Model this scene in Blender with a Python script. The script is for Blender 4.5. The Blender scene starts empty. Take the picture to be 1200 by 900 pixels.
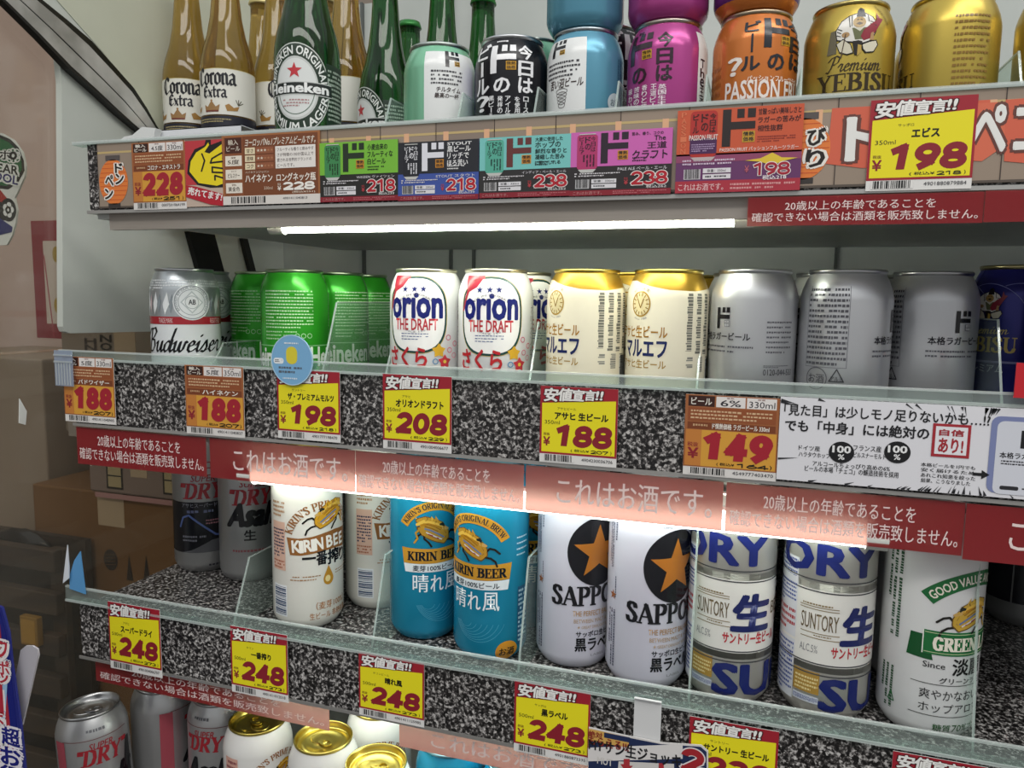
import bpy, bmesh, math, random
from mathutils import Vector, Matrix
random.seed(7)
S = bpy.context.scene
COL = S.collection
# ------------------------------------------------------------------ camera
F = 875.87
FW = Vector((-0.30418372, 0.94593936, -0.11256547))
RT = Vector((0.95136284, 0.30770884, 0.01496742))
UP = Vector((-0.04879566, 0.10253776, 0.99353158))
CH = 1300.0                                   # camera height over the shop floor, mm
cam = bpy.data.objects.new('camera', bpy.data.cameras.new('camera'))
COL.objects.link(cam)
cam.data.sensor_width = 36.0
cam.data.lens = 36.0 * F / 1200
cam.data.clip_start = 0.01
cam.matrix_world = Matrix(((RT.x, UP.x, -FW.x, 0), (RT.y, UP.y, -FW.y, 0), (RT.z, UP.z, -FW.z, CH / 1000), (0, 0, 0, 1)))
S.camera = cam
# ------------------------------------------------------------------ light and exposure
S.view_settings.view_transform = 'Standard'
S.view_settings.look = 'None'
S.view_settings.exposure = 0.0
S.view_settings.gamma = 1.0
S.view_settings.use_curve_mapping = False
W = bpy.data.worlds.new('store'); S.world = W; W.use_nodes = True
_n = W.node_tree.nodes; _l = W.node_tree.links.new      # shop interior: light ceiling above, darker floor below
_tc = _n.new('ShaderNodeTexCoord'); _sx = _n.new('ShaderNodeSeparateXYZ'); _mr = _n.new('ShaderNodeMapRange'); _rp = _n.new('ShaderNodeValToRGB')
_mr.inputs['From Min'].default_value = -1; _mr.inputs['From Max'].default_value = 1
_rp.color_ramp.elements[0].position = .12; _rp.color_ramp.elements[0].color = (.05, .045, .04, 1)
_rp.color_ramp.elements[1].position = .85; _rp.color_ramp.elements[1].color = (.78, .82, .84, 1)
_e = _rp.color_ramp.elements.new(.52); _e.color = (.36, .36, .36, 1)
_l(_tc.outputs['Generated'], _sx.inputs[0]); _l(_sx.outputs['Z'], _mr.inputs['Value']); _l(_mr.outputs[0], _rp.inputs[0]); _l(_rp.outputs[0], _n['Background'].inputs[0])
_n['Background'].inputs[1].default_value = 1.0
LAMP = 7.5                                    # strength of the shelf lamp tubes
LAMP_TOP = 24.0
def area(name, loc, target, sx, sy, power, col=(1, .97, .92)):
    l = bpy.data.lights.new(name, 'AREA'); l.shape = 'RECTANGLE'; l.size = sx; l.size_y = sy; l.energy = power; l.color = col
    o = bpy.data.objects.new(name, l); COL.objects.link(o); o.location = loc
    o.rotation_euler = (Vector(target) - Vector(loc)).to_track_quat('-Z', 'Y').to_euler()
    return o
area('ceiling_strip_light', (0.25, -0.75, 2.7), (0.1, 0.6, 1.2), 2.6, 0.25, 17)
area('ceiling_strip_light', (0.75, 0.05, 2.75), (0.4, 0.6, 1.4), 1.6, 0.2, 9)

# ------------------------------------------------------------------ pixel helpers (millimetres, camera at the origin)
def ray(px, py): return FW + RT * ((px - 600) / F) - UP * ((py - 450) / F)
def at(px, py, Y):
    d = ray(px, py); return d * (Y / d.y)
def atz(px, py, Z):
    d = ray(px, py); return d * (Z / d.z)
def atx(px, py, X):
    d = ray(px, py); return d * (X / d.x)
def XL(px, py, Y, R=33.0):
    d = ray(px, py); n = math.hypot(d.x, d.y); hx, hy = d.x / n, d.y / n
    return (Y * hx + R) / hy
def XR(px, py, Y, R=33.0):
    d = ray(px, py); n = math.hypot(d.x, d.y); hx, hy = d.x / n, d.y / n
    return (Y * hx - R) / hy
def W3(x, y, z): return Vector((x / 1000, y / 1000, (z + CH) / 1000))

# ------------------------------------------------------------------ materials
def lin(h):
    h = h.lstrip('#'); out = []
    for i in (0, 2, 4):
        c = int(h[i:i + 2], 16) / 255
        out.append(c / 12.92 if c <= .04045 else ((c + .055) / 1.055) ** 2.4)
    return (*out, 1)
MATS = {}
FIN = {'p': (0, .42), 'g': (0, .22), 'm': (1.0, .28), 's': (.75, .32), 'k': (.35, .25), 'c': (1.0, .12), 'b': (.72, .36), 'r': (0, .75)}
def mat(hexc, fin='p'):
    k = hexc + fin
    if k in MATS: return MATS[k]
    m = bpy.data.materials.new('paint_' + k.strip('#')); m.use_nodes = True
    b = m.node_tree.nodes['Principled BSDF']
    b.inputs['Base Color'].default_value = lin(hexc)
    b.inputs['Metallic'].default_value, b.inputs['Roughness'].default_value = FIN[fin]
    MATS[k] = m; return m
def nodes(name):
    m = bpy.data.materials.new(name); m.use_nodes = True
    nt = m.node_tree; return m, nt, nt.nodes['Principled BSDF'], nt.nodes['Material Output']
def granite_mat():
    m, nt, b, out = nodes('granite_paper')
    tc = nt.nodes.new('ShaderNodeTexCoord')
    vo = nt.nodes.new('ShaderNodeTexNoise'); vo.inputs['Scale'].default_value = 330; vo.inputs['Detail'].default_value = 4; vo.inputs['Roughness'].default_value = .7
    v2 = nt.nodes.new('ShaderNodeTexVoronoi'); v2.inputs['Scale'].default_value = 420
    mx = nt.nodes.new('ShaderNodeMath'); mx.operation = 'MULTIPLY_ADD'; mx.inputs[1].default_value = .22
    r = nt.nodes.new('ShaderNodeValToRGB'); e = r.color_ramp
    e.elements[0].position = .54; e.elements[0].color = lin('#161414'); e.elements[1].position = .775; e.elements[1].color = lin('#d2cecb')
    x = e.elements.new(.635); x.color = lin('#4a4645')
    bw = nt.nodes.new('ShaderNodeSeparateColor')
    L = nt.links.new
    L(tc.outputs['Object'], vo.inputs['Vector']); L(tc.outputs['Object'], v2.inputs['Vector'])
    L(v2.outputs['Color'], bw.inputs[0]); L(bw.outputs[0], mx.inputs[0]); L(vo.outputs[0], mx.inputs[2])
    L(mx.outputs[0], r.inputs[0]); L(r.outputs[0], b.inputs['Base Color'])
    b.inputs['Roughness'].default_value = .3
    return m
def noisy_mat(name, c1, c2, scale=8, rough=.6, metal=0, stretch=(1, 1, 1)):
    m, nt, b, out = nodes(name)
    tc = nt.nodes.new('ShaderNodeTexCoord'); mp = nt.nodes.new('ShaderNodeMapping'); mp.inputs['Scale'].default_value = stretch
    n = nt.nodes.new('ShaderNodeTexNoise'); n.inputs['Scale'].default_value = scale; n.inputs['Detail'].default_value = 5
    r = nt.nodes.new('ShaderNodeValToRGB'); r.color_ramp.elements[0].color = lin(c1); r.color_ramp.elements[1].color = lin(c2)
    r.color_ramp.elements[0].position = .35; r.color_ramp.elements[1].position = .7
    L = nt.links.new
    L(tc.outputs['Object'], mp.inputs[0]); L(mp.outputs[0], n.inputs['Vector']); L(n.outputs[0], r.inputs[0]); L(r.outputs[0], b.inputs['Base Color'])
    b.inputs['Roughness'].default_value = rough; b.inputs['Metallic'].default_value = metal
    return m
def clear_mat(name, tint='#f4faf8', milk=.12, gloss=.10, milkc='#e8f2ee'):
    m, nt, b, out = nodes(name); nt.nodes.remove(b)
    t = nt.nodes.new('ShaderNodeBsdfTransparent'); t.inputs[0].default_value = lin(tint)
    d = nt.nodes.new('ShaderNodeBsdfDiffuse'); d.inputs[0].default_value = lin(milkc)
    g = nt.nodes.new('ShaderNodeBsdfGlossy'); g.inputs['Roughness'].default_value = .08
    a = nt.nodes.new('ShaderNodeMixShader'); a.inputs[0].default_value = milk
    c = nt.nodes.new('ShaderNodeMixShader'); c.inputs[0].default_value = gloss
    L = nt.links.new
    L(t.outputs[0], a.inputs[1]); L(d.outputs[0], a.inputs[2]); L(a.outputs[0], c.inputs[1]); L(g.outputs[0], c.inputs[2]); L(c.outputs[0], out.inputs[0])
    return m
def emit_mat(name, c, s):
    m, nt, b, out = nodes(name)
    b.inputs['Base Color'].default_value = lin('#ffffff')
    b.inputs['Emission Color'].default_value = lin(c); b.inputs['Emission Strength'].default_value = s
    return m
def film_mat(name, c):
    m, nt, b, out = nodes(name)
    b.inputs['Base Color'].default_value = lin(c); b.inputs['Roughness'].default_value = .3
    t = nt.nodes.new('ShaderNodeBsdfTransparent'); t.inputs[0].default_value = lin('#fff4ea')
    tl = nt.nodes.new('ShaderNodeBsdfTranslucent'); tl.inputs[0].default_value = lin('#ffe8e0')
    a = nt.nodes.new('ShaderNodeMixShader'); a.inputs[0].default_value = .32
    x = nt.nodes.new('ShaderNodeMixShader'); x.inputs[0].default_value = .05
    L = nt.links.new
    L(b.outputs[0], a.inputs[1]); L(tl.outputs[0], a.inputs[2]); L(a.outputs[0], x.inputs[1]); L(t.outputs[0], x.inputs[2]); L(x.outputs[0], out.inputs[0])
    return m
def bottle_mat(name, c):
    m, nt, b, out = nodes(name)
    b.inputs['Base Color'].default_value = lin(c); b.inputs['Roughness'].default_value = .04
    b.inputs['Transmission Weight'].default_value = .9; b.inputs['IOR'].default_value = 1.40
    return m
GRANITE = granite_mat()
CLEAR = clear_mat('clear_acrylic', '#f2faf6', .07, .05)
LIPM = clear_mat('clear_lip', '#eaf4f0', .12, .10)
EDGE = clear_mat('acrylic_edge', '#ffffff', .32, .10, '#f4fbf8')
PANE = clear_mat('end_glass', '#f2f2ee', .05, .05, '#cfc8be')
STRIP = film_mat('red_film', '#961f28')
STEEL = noisy_mat('brushed_steel', '#8d8a86', '#b9b6b1', 30, .35, .7, (1, 1, 20))
UNDER = noisy_mat('shelf_enamel', '#d2d6d2', '#dee2de', 6, .4)
CHROME = noisy_mat('chrome', '#a4a49e', '#e2e2de', 18, .3, .35)
WHITEP = noisy_mat('white_panel', '#c9cec6', '#dcdfd8', 5, .5)
CREAMP = noisy_mat('cream_panel', '#c9ccb8', '#d9dbc8', 4, .45)
BACKP = noisy_mat('back_panel', '#b4bab6', '#c6cac6', 6, .4)
AMBER = bottle_mat('amber_beer', '#bf9d50')
GREENG = bottle_mat('green_glass', '#2c6a30')
TUBE = emit_mat('lamp_glow', '#f6fff4', LAMP)
TUBET = emit_mat('lamp_glow_upper', '#fbfff0', LAMP_TOP)
CARTON = noisy_mat('carton_brown', '#6e4a24', '#7c552c', 5, .8)
CARTONP = noisy_mat('carton_pink', '#c9ada0', '#d4baad', 3, .7)

# ------------------------------------------------------------------ flat artwork in millimetres
TC = {}
def tmesh(s, bold=0.0):
    bold = 0.0; k = s
    if k in TC: return TC[k]
    c = bpy.data.curves.new('t', 'FONT'); c.body = s; c.resolution_u = 2; c.offset = bold; c.fill_mode = 'FRONT'; c.dimensions = '2D'
    o = bpy.data.objects.new('t', c)
    me = o.to_mesh()
    v = [(p.co.x, p.co.y) for p in me.vertices]; f = [tuple(p.vertices) for p in me.polygons]
    o.to_mesh_clear(); bpy.data.objects.remove(o); bpy.data.curves.remove(c)
    TC[k] = (v, f); return TC[k]
def hull(pts):
    pts = sorted(set((round(a, 5), round(b, 5)) for a, b in pts))
    if len(pts) < 3: return pts
    def half(ps):
        h = []
        for p in ps:
            while len(h) > 1 and (h[-1][0] - h[-2][0]) * (p[1] - h[-2][1]) - (h[-1][1] - h[-2][1]) * (p[0] - h[-2][0]) <= 0: h.pop()
            h.append(p)
        return h
    a = half(pts); b = half(pts[::-1]); return a[:-1] + b[:-1]
# broad-nib lettering: (advance, [(k|h, polyline)...]); k = full nib, h = hair line
def _sf(x, y, w=.13): return ('h', [(x - w, y), (x + w, y)])
_B = .02; _T = .98
SERIF = {
 'A': (.78, [('h', [(.08, _B), (.38, 1)]), ('k', [(.38, .96), (.66, .03)]), ('h', [(.17, .34), (.55, .34)]), _sf(.08, _B, .1), _sf(.66, _B)]),
 'B': (.68, [('k', [(.16, _B), (.16, _T)]), ('k', [(.04, _T), (.36, _T), (.5, .9), (.52, .76), (.47, .61), (.34, .53), (.16, .53)]), ('k', [(.16, .53), (.4, .53), (.55, .42), (.58, .27), (.53, .1), (.38, _B), (.04, _B)])]),
 'D': (.76, [('k', [(.16, _B), (.16, _T)]), ('k', [(.04, _T), (.38, _T), (.57, .85), (.64, .5), (.57, .15), (.38, _B), (.04, _B)])]),
 'E': (.64, [('k', [(.16, _B), (.16, _T)]), ('h', [(.04, _T), (.54, _T), (.54, .78)]), ('h', [(.16, .52), (.42, .52), (.42, .42)]), ('h', [(.42, .52), (.42, .62)]), ('h', [(.04, _B), (.56, _B), (.58, .24)])]),
 'F': (.6, [('k', [(.16, _B), (.16, _T)]), ('h', [(.04, _T), (.54, _T), (.54, .78)]), ('h', [(.16, .52), (.42, .52)]), _sf(.16, _B)]),
 'G': (.78, [('k', [(.6, .78), (.52, .94), (.36, 1), (.18, .86), (.1, .5), (.18, .14), (.36, 0), (.5, .05), (.58, .14)]), ('k', [(.58, .06), (.58, .42)]), _sf(.58, .42)]),
 'I': (.34, [('k', [(.17, _B), (.17, _T)]), _sf(.17, _B), _sf(.17, _T)]),
 'K': (.74, [('k', [(.16, _B), (.16, _T)]), _sf(.16, _B), _sf(.16, _T), ('h', [(.2, .42), (.56, _T)]), ('k', [(.3, .56), (.6, .04)]), _sf(.58, _T, .1), _sf(.62, _B, .1)]),
 'L': (.6, [('k', [(.16, _B), (.16, _T)]), _sf(.16, _T), ('h', [(.04, _B), (.54, _B), (.56, .26)])]),
 'M': (.92, [('h', [(.12, _B), (.12, _T)]), ('k', [(.14, .97), (.44, .06)]), ('h', [(.44, .04), (.74, _T)]), ('k', [(.76, _B), (.76, _T)]), _sf(.12, _B, .1), _sf(.76, _B), _sf(.1, _T, .08), _sf(.78, _T, .1)]),
 'N': (.78, [('h', [(.13, _B), (.13, _T)]), ('k', [(.14, .96), (.6, .04)]), ('h', [(.62, _B), (.62, _T)]), _sf(.13, _B, .1), _sf(.1, _T, .08), _sf(.62, _T, .1)]),
 'O': (.8, [('k', [(.4 + .29 * math.sin(i * math.pi / 9), .5 + .48 * math.cos(i * math.pi / 9)) for i in range(19)])]),
 'P': (.66, [('k', [(.16, _B), (.16, _T)]), _sf(.16, _B), ('k', [(.04, _T), (.38, _T), (.53, .88), (.55, .72), (.49, .55), (.36, .47), (.16, .47)])]),
 'R': (.72, [('k', [(.16, _B), (.16, _T)]), _sf(.16, _B), ('k', [(.04, _T), (.38, _T), (.52, .89), (.54, .74), (.48, .58), (.34, .51), (.16, .51)]), ('k', [(.34, .51), (.6, .04)]), _sf(.63, _B, .08)]),
 'S': (.6, [('k', [(.48, .76), (.44, .92), (.28, 1), (.14, .9), (.12, .74), (.24, .6), (.4, .46), (.5, .28), (.44, .07), (.27, 0), (.12, .08), (.08, .26)])]),
 'T': (.66, [('k', [(.32, _B), (.32, _T)]), _sf(.32, _B), ('h', [(.04, .76), (.06, _T), (.58, _T), (.6, .76)])]),
 'U': (.74, [('k', [(.16, _T), (.16, .26), (.24, .06), (.38, 0), (.52, .08), (.58, .26)]), ('h', [(.58, .26), (.58, _T)]), _sf(.16, _T), _sf(.58, _T, .1)]),
 'V': (.74, [('k', [(.1, _T), (.37, .03)]), ('h', [(.37, .03), (.62, _T)]), _sf(.1, _T), _sf(.62, _T, .1)]),
 'W': (1.0, [('k', [(.1, _T), (.3, .03)]), ('h', [(.3, .03), (.5, .9)]), ('k', [(.48, _T), (.68, .03)]), ('h', [(.68, .03), (.88, _T)]), _sf(.1, _T), _sf(.88, _T, .1)]),
 'Y': (.72, [('k', [(.1, _T), (.35, .46)]), ('h', [(.35, .46), (.6, _T)]), ('k', [(.35, _B), (.35, .48)]), _sf(.1, _T), _sf(.6, _T, .1), _sf(.35, _B)]),
 "'": (.2, [('k', [(.1, .78), (.1, .96)])]), '"': (.34, [('k', [(.1, .76), (.1, .98)]), ('k', [(.24, .76), (.24, .98)])]), ' ': (.34, []),
}
SCRIPT = {
 'B': (.82, [('k', [(.0, .72), (.1, .95), (.3, .98), (.3, .6), (.22, .1), (.05, -.05), (-.05, .08)]), ('k', [(.3, .95), (.55, 1.02), (.68, .85), (.55, .62), (.34, .52)]), ('k', [(.34, .52), (.6, .5), (.7, .25), (.55, .02), (.32, 0), (.2, .1)])]),
 'u': (.46, [('k', [(.0, .36), (.08, .46), (.08, .1), (.16, 0), (.28, .1), (.34, .46)]), ('k', [(.34, .46), (.34, .08), (.4, 0), (.48, .12)])]),
 'd': (.48, [('k', [(.34, .38), (.2, .48), (.06, .32), (.06, .1), (.16, 0), (.3, .14), (.4, 1.0)]), ('k', [(.38, .5), (.36, .08), (.42, 0), (.5, .12)])]),
 'w': (.62, [('k', [(.0, .36), (.08, .46), (.08, .1), (.16, 0), (.26, .1), (.3, .44), (.3, .1), (.38, 0), (.48, .12), (.52, .46), (.6, .4)])]),
 'e': (.4, [('k', [(.06, .22), (.28, .3), (.3, .42), (.2, .48), (.08, .34), (.08, .1), (.18, 0), (.32, .06), (.42, .16)])]),
 'i': (.26, [('k', [(.0, .3), (.1, .46), (.08, .1), (.14, 0), (.26, .12)]), ('k', [(.14, .66), (.16, .72)])]),
 's': (.36, [('k', [(.0, .12), (.2, .5), (.28, .2), (.18, 0), (.04, .04)]), ('h', [(.2, .02), (.38, .14)])]),
 'r': (.36, [('k', [(.0, .3), (.1, .48), (.24, .44), (.2, .1), (.26, 0), (.38, .12)])]),
 'm': (.7, [('k', [(.0, .34), (.08, .46), (.08, .0)]), ('k', [(.08, .3), (.22, .48), (.28, .4), (.28, 0)]), ('k', [(.28, .3), (.42, .48), (.5, .4), (.5, .1), (.56, 0), (.7, .14)])]),
 'P': (.7, [('k', [(.26, .95), (.22, .3), (.1, 0), (-.05, .06)]), ('k', [(-.1, .7), (.05, .92), (.35, 1.02), (.6, .9), (.58, .62), (.38, .48), (.24, .52)])]),
}
BLACK = {
 'C': (.72, [('k', [(.6, .78), (.4, 1), (.12, .8), (.06, .45), (.14, .15), (.36, -.02), (.62, .14)]), ('h', [(.3, .96), (.3, .04)]), ('k', [(.52, .95), (.62, .85)])]),
 'o': (.52, [('k', [(.08, .54), (.08, .12), (.24, 0)]), ('k', [(.08, .54), (.24, .66)]), ('k', [(.24, .66), (.42, .52), (.42, .12), (.24, 0)])]),
 'r': (.42, [('k', [(.04, .54), (.14, .64), (.14, .08), (.22, 0)]), ('k', [(.14, .5), (.3, .66), (.38, .58)])]),
 'n': (.56, [('k', [(.04, .54), (.12, .64), (.12, .06), (.2, 0)]), ('k', [(.12, .5), (.3, .66), (.42, .54), (.42, .08), (.52, 0)])]),
 'a': (.54, [('k', [(.1, .58), (.26, .66), (.4, .56), (.4, .1), (.52, 0)]), ('k', [(.4, .38), (.14, .3), (.08, .14), (.2, 0), (.4, .1)])]),
 'E': (.62, [('k', [(.54, .84), (.36, 1), (.12, .82), (.1, .2), (.32, 0), (.56, .16)]), ('k', [(.12, .52), (.44, .56)]), ('h', [(.28, .94), (.28, .06)])]),
 'x': (.5, [('k', [(.06, .64), (.4, .02)]), ('h', [(.42, .64), (.08, .02)]), ('k', [(.16, .34), (.34, .34)])]),
 't': (.4, [('k', [(.16, .9), (.16, .1), (.26, 0), (.38, .1)]), ('k', [(.04, .62), (.34, .62)])]),
 ' ': (.4, []),
}
NUM = {'0': [('e', .5, .5, .5, .5, 0, 360)], '1': [('l', [(.12, .82), (.62, 1), (.62, 0)])], '2': [('e', .5, .70, .48, .30, 170, -42), ('l', [(.86, .50), (.06, .0), (1.02, .0)])],
 '3': [('e', .46, .75, .46, .25, 160, -80), ('e', .46, .25, .54, .25, 80, -160)], '4': [('l', [(.72, -.02), (.72, 1), (.0, .28), (1.04, .28)])],
 '5': [('l', [(.92, 1), (.16, 1), (.12, .50)]), ('e', .46, .31, .54, .31, 130, -155)], '6': [('e', .5, .3, .5, .3, 0, 360), ('l', [(.04, .36), (.24, .76), (.72, 1)])],
 '7': [('l', [(0, 1), (1, 1), (.4, 0)])], '8': [('e', .5, .76, .44, .24, 0, 360), ('e', .5, .25, .52, .25, 0, 360)], '9': [('e', .5, .7, .5, .3, 0, 360), ('l', [(.96, .62), (.76, .22), (.26, 0)])]}
class Flat:
    """Artwork as flat polygons: (layer, material, points, faces)."""
    def __init__(s, fin='p'): s.items = []; s.fin = fin; s.warp = None; s.ref = None
    def add(s, v, f, col, layer, fin=None):
        if s.warp: v = [s.warp(a, b) for a, b in v]
        s.items.append((layer, mat(col, fin or s.fin) if isinstance(col, str) else col, v, f))
    def poly(s, pts, col, L=1, fin=None): s.add(list(pts), [tuple(range(len(pts)))], col, L, fin)
    def rect(s, x0, y0, x1, y1, col, L=1, fin=None): s.poly([(x0, y0), (x1, y0), (x1, y1), (x0, y1)], col, L, fin)
    def ell(s, cx, cy, rx, ry, col, L=1, n=28, fin=None): s.poly([(cx + rx * math.cos(2 * math.pi * i / n), cy + ry * math.sin(2 * math.pi * i / n)) for i in range(n)], col, L, fin)
    def ring(s, cx, cy, rx, ry, w, col, L=1, n=36, a0=0, a1=360, fin=None):
        v = []; f = []
        for i in range(n + 1):
            a = math.radians(a0 + (a1 - a0) * i / n)
            v += [(cx + rx * math.cos(a), cy + ry * math.sin(a)), (cx + (rx - w) * math.cos(a), cy + (ry - w) * math.sin(a))]
        for i in range(n): f.append((2 * i, 2 * i + 2, 2 * i + 3, 2 * i + 1))
        s.add(v, f, col, L, fin)
    def rrect(s, x0, y0, x1, y1, r, col, L=1, fin=None):
        p = []
        for cx, cy, a in ((x1 - r, y1 - r, 0), (x0 + r, y1 - r, 90), (x0 + r, y0 + r, 180), (x1 - r, y0 + r, 270)):
            for k in range(5):
                t = math.radians(a + k * 22.5); p.append((cx + r * math.cos(t), cy + r * math.sin(t)))
        s.poly(p, col, L, fin)
    def star(s, cx, cy, r, col, L=1, ratio=.4, ky=1, fin=None):
        p = []
        for i in range(10):
            q = r if i % 2 == 0 else r * ratio; a = math.pi / 2 + i * math.pi / 5
            p.append((cx + q * math.cos(a), cy + q * math.sin(a) * ky))
        v = [(cx, cy)] + p
        s.add(v, [(0, 1 + i, 1 + (i + 1) % 10) for i in range(10)], col, L, fin)
    def line(s, pts, w, col, L=1):
        s.stroke([('k', pts)], col, L, w, w, 0, round_=True)
    def stroke(s, strokes, col, L, thick, thin, ang, sx=1, sy=1, ox=0, oy=0, shear=0, round_=False):
        ca, sa = math.cos(ang), math.sin(ang); q_ = 0
        for kind, pts in strokes:
            a = (thick if kind == 'k' else thin) / 2; b = thin / 2
            if round_: nib = [(a * math.cos(q * math.pi / 4), a * math.sin(q * math.pi / 4)) for q in range(8)]
            else: nib = [(x * ca - y * sa, x * sa + y * ca) for x, y in ((-a, -b), (a, -b), (a, b), (-a, b))]
            P = [(ox + sx * (x + shear * y), oy + sy * y) for x, y in pts]
            for i in range(len(P) - 1):
                h = hull([(P[i][0] + n[0], P[i][1] + n[1]) for n in nib] + [(P[i + 1][0] + n[0], P[i + 1][1] + n[1]) for n in nib])
                q_ += 1
                if len(h) > 2: s.poly(h, col, L + .16 * (q_ % 6))
    def ntext(s, t, x0, y0, x1, y1, col, font=SERIF, L=2, thick=.17, thin=.06, ang=0, shear=0):
        adv = sum(font[c][0] for c in t); sx = (x1 - x0) / adv; sy = y1 - y0; x = x0
        k = min(sx, sy) if sx > 0 else sy
        for c in t:
            s.stroke(font[c][1], col, L, thick * k, thin * k, ang, sx, sy, x, y0, shear); x += font[c][0] * sx
    def text(s, t, x0, y0, x1=None, y1=None, col='#111111', bold=0.0, L=2, shear=0, rot=0, out=None, fin=None, anchor='l'):
        v, f = tmesh(t)
        if not v: return
        ax, bx = min(p[0] for p in v), max(p[0] for p in v); ay, by = min(p[1] for p in v), max(p[1] for p in v)
        sy = (y1 - y0) / max(by - ay, 1e-6) if y1 is not None else (x1 - x0) / (bx - ax)
        sx = (x1 - x0) / max(bx - ax, 1e-6) if x1 is not None else sy
        if x1 is None and anchor == 'r': x0 = x0 - sx * (bx - ax)
        if x1 is None and anchor == 'c': x0 = x0 - sx * (bx - ax) / 2
        cr, sr = math.cos(rot), math.sin(rot)
        def T(vv, ox, oy):
            o = []
            for px, py in vv:
                X = (px - ax + ox) * sx; Yy = (py - ay + oy) * sy; X += shear * Yy
                o.append((x0 + X * cr - Yy * sr, y0 + X * sr + Yy * cr))
            return o
        big = (by - ay) * sy
        def draw(d, c, l):
            if d < .006: sh = [(0, 0)]
            elif d < .013 or big < 3.2: sh = [(-d, 0), (d, 0)]
            else: sh = [(-d, -d * .8), (d, -d * .8), (d, d * .8), (-d, d * .8)]
            if d > .024: sh += [(0, 0), (-d * 1.2, 0), (d * 1.2, 0), (0, d), (0, -d), (d * .6, 0), (-d * .6, 0)]
            for k, (ox, oy) in enumerate(sh): s.add(T(v, ox, oy), f, c, l + k * .085, fin)
        if out: draw(bold * .55 + out[1], out[0], L); draw(bold * .55, col, L + 1)
        else: draw(bold * .55, col, L)
    def digits(s, t, x0, y0, x1, y1, col, L=3, shear=.12, th=.27, out=None):
        """heavy rounded price numerals drawn as thick strokes"""
        h = y1 - y0; w = (x1 - x0) / len(t); r = th * h / 2
        for c_, r_, l_ in ((out[0], r + out[1], L), (col, r, L + 1)) if out else ((col, r, L),):
            for i, c in enumerate(t):
                g = r * 1.08; bx, by = x0 + i * w + g, y0 + r; sw, sh = w - 2 * g, h - 2 * r; e = 0
                sk = lambda x, y: (x + shear * (y - y0 - h / 2), y)
                for el in NUM[c]:
                    if el[0] == 'e':
                        cx, cy, rx, ry = bx + el[1] * sw, by + el[2] * sh, el[3] * sw, el[4] * sh
                        n = 20; v = []; f = []
                        for q in range(n + 1):
                            a = math.radians(el[5] + (el[6] - el[5]) * q / n); ca, sa = math.cos(a), math.sin(a)
                            v += [sk(cx + (rx + r_) * ca, cy + (ry + r_) * sa), sk(cx + max(rx - r_, .10 * w * (rx / sw) + .0) * ca, cy + max(ry - r_, .10 * h * .5) * sa)]
                        s.add(v, [(2 * q, 2 * q + 2, 2 * q + 3, 2 * q + 1) for q in range(n)], c_, l_ + e * .15); e += 1
                    else:
                        P = [(bx + sw * a, by + sh * b) for a, b in el[1]]
                        for k in range(len(P) - 1):
                            a, b = Vector(P[k]), Vector(P[k + 1]); d = (b - a).normalized(); a = a - d * r_ * .8; b = b + d * r_ * .8; p = Vector((-d.y, d.x)) * r_
                            s.poly([sk(*(a + p)), sk(*(a - p)), sk(*(b - p)), sk(*(b + p))], c_, l_ + e * .15); e += 1
    def vtext(s, t, x0, y0, x1, y1, col, bold=.02, L=2, out=None):
        n = len(t); h = (y1 - y0) / n
        for i, c in enumerate(t):
            b = y1 - (i + 1) * h
            if c in 'ー|': s.rect(x0 + (x1 - x0) * .40, b + h * .08, x0 + (x1 - x0) * .60, b + h * .92, col, L)
            else: s.text(c, x0, b + h * .06, x1, b + h * .94, col, bold, L, out=out)
    def arc(s, t, cx, cy, R, a0, a1, h, col, bold=.02, L=2, font=None, ky=1, inward=False):
        """text along an arc from angle a0 to a1 (degrees, 90 = top)"""
        old = s.warp
        def w(x, y):
            r = (R - y) if inward else (R + y)
            a = math.radians(a0 + (a1 - a0) * x)
            p = (cx + r * math.cos(a), cy + r * ky * math.sin(a))
            return old(*p) if old else p
        if font:
            s.warp = None; k0 = len(s.items); ln = abs(math.radians(a1 - a0)) * R
            s.ntext(t, 0, 0, ln, h, col, font, L)
            its = s.items[k0:]; del s.items[k0:]; s.warp = w
            for l, m, v, f in its: s.items.append((l, m, [w(x / ln, y) for x, y in v], f))
        else:
            s.warp = w; s.text(t, 0, 0, 1, h, col, bold, L)
        s.warp = old
    def arcband(s, cx, cy, R, a0, a1, h, col, L=1, ky=1, n=24, fin=None):
        v = []; f = []
        for i in range(n + 1):
            a = math.radians(a0 + (a1 - a0) * i / n)
            v += [(cx + R * math.cos(a), cy + R * ky * math.sin(a)), (cx + (R + h) * math.cos(a), cy + (R + h) * ky * math.sin(a))]
        for i in range(n): f.append((2 * i, 2 * i + 1, 2 * i + 3, 2 * i + 2))
        s.add(v, f, col, L, fin)
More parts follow.
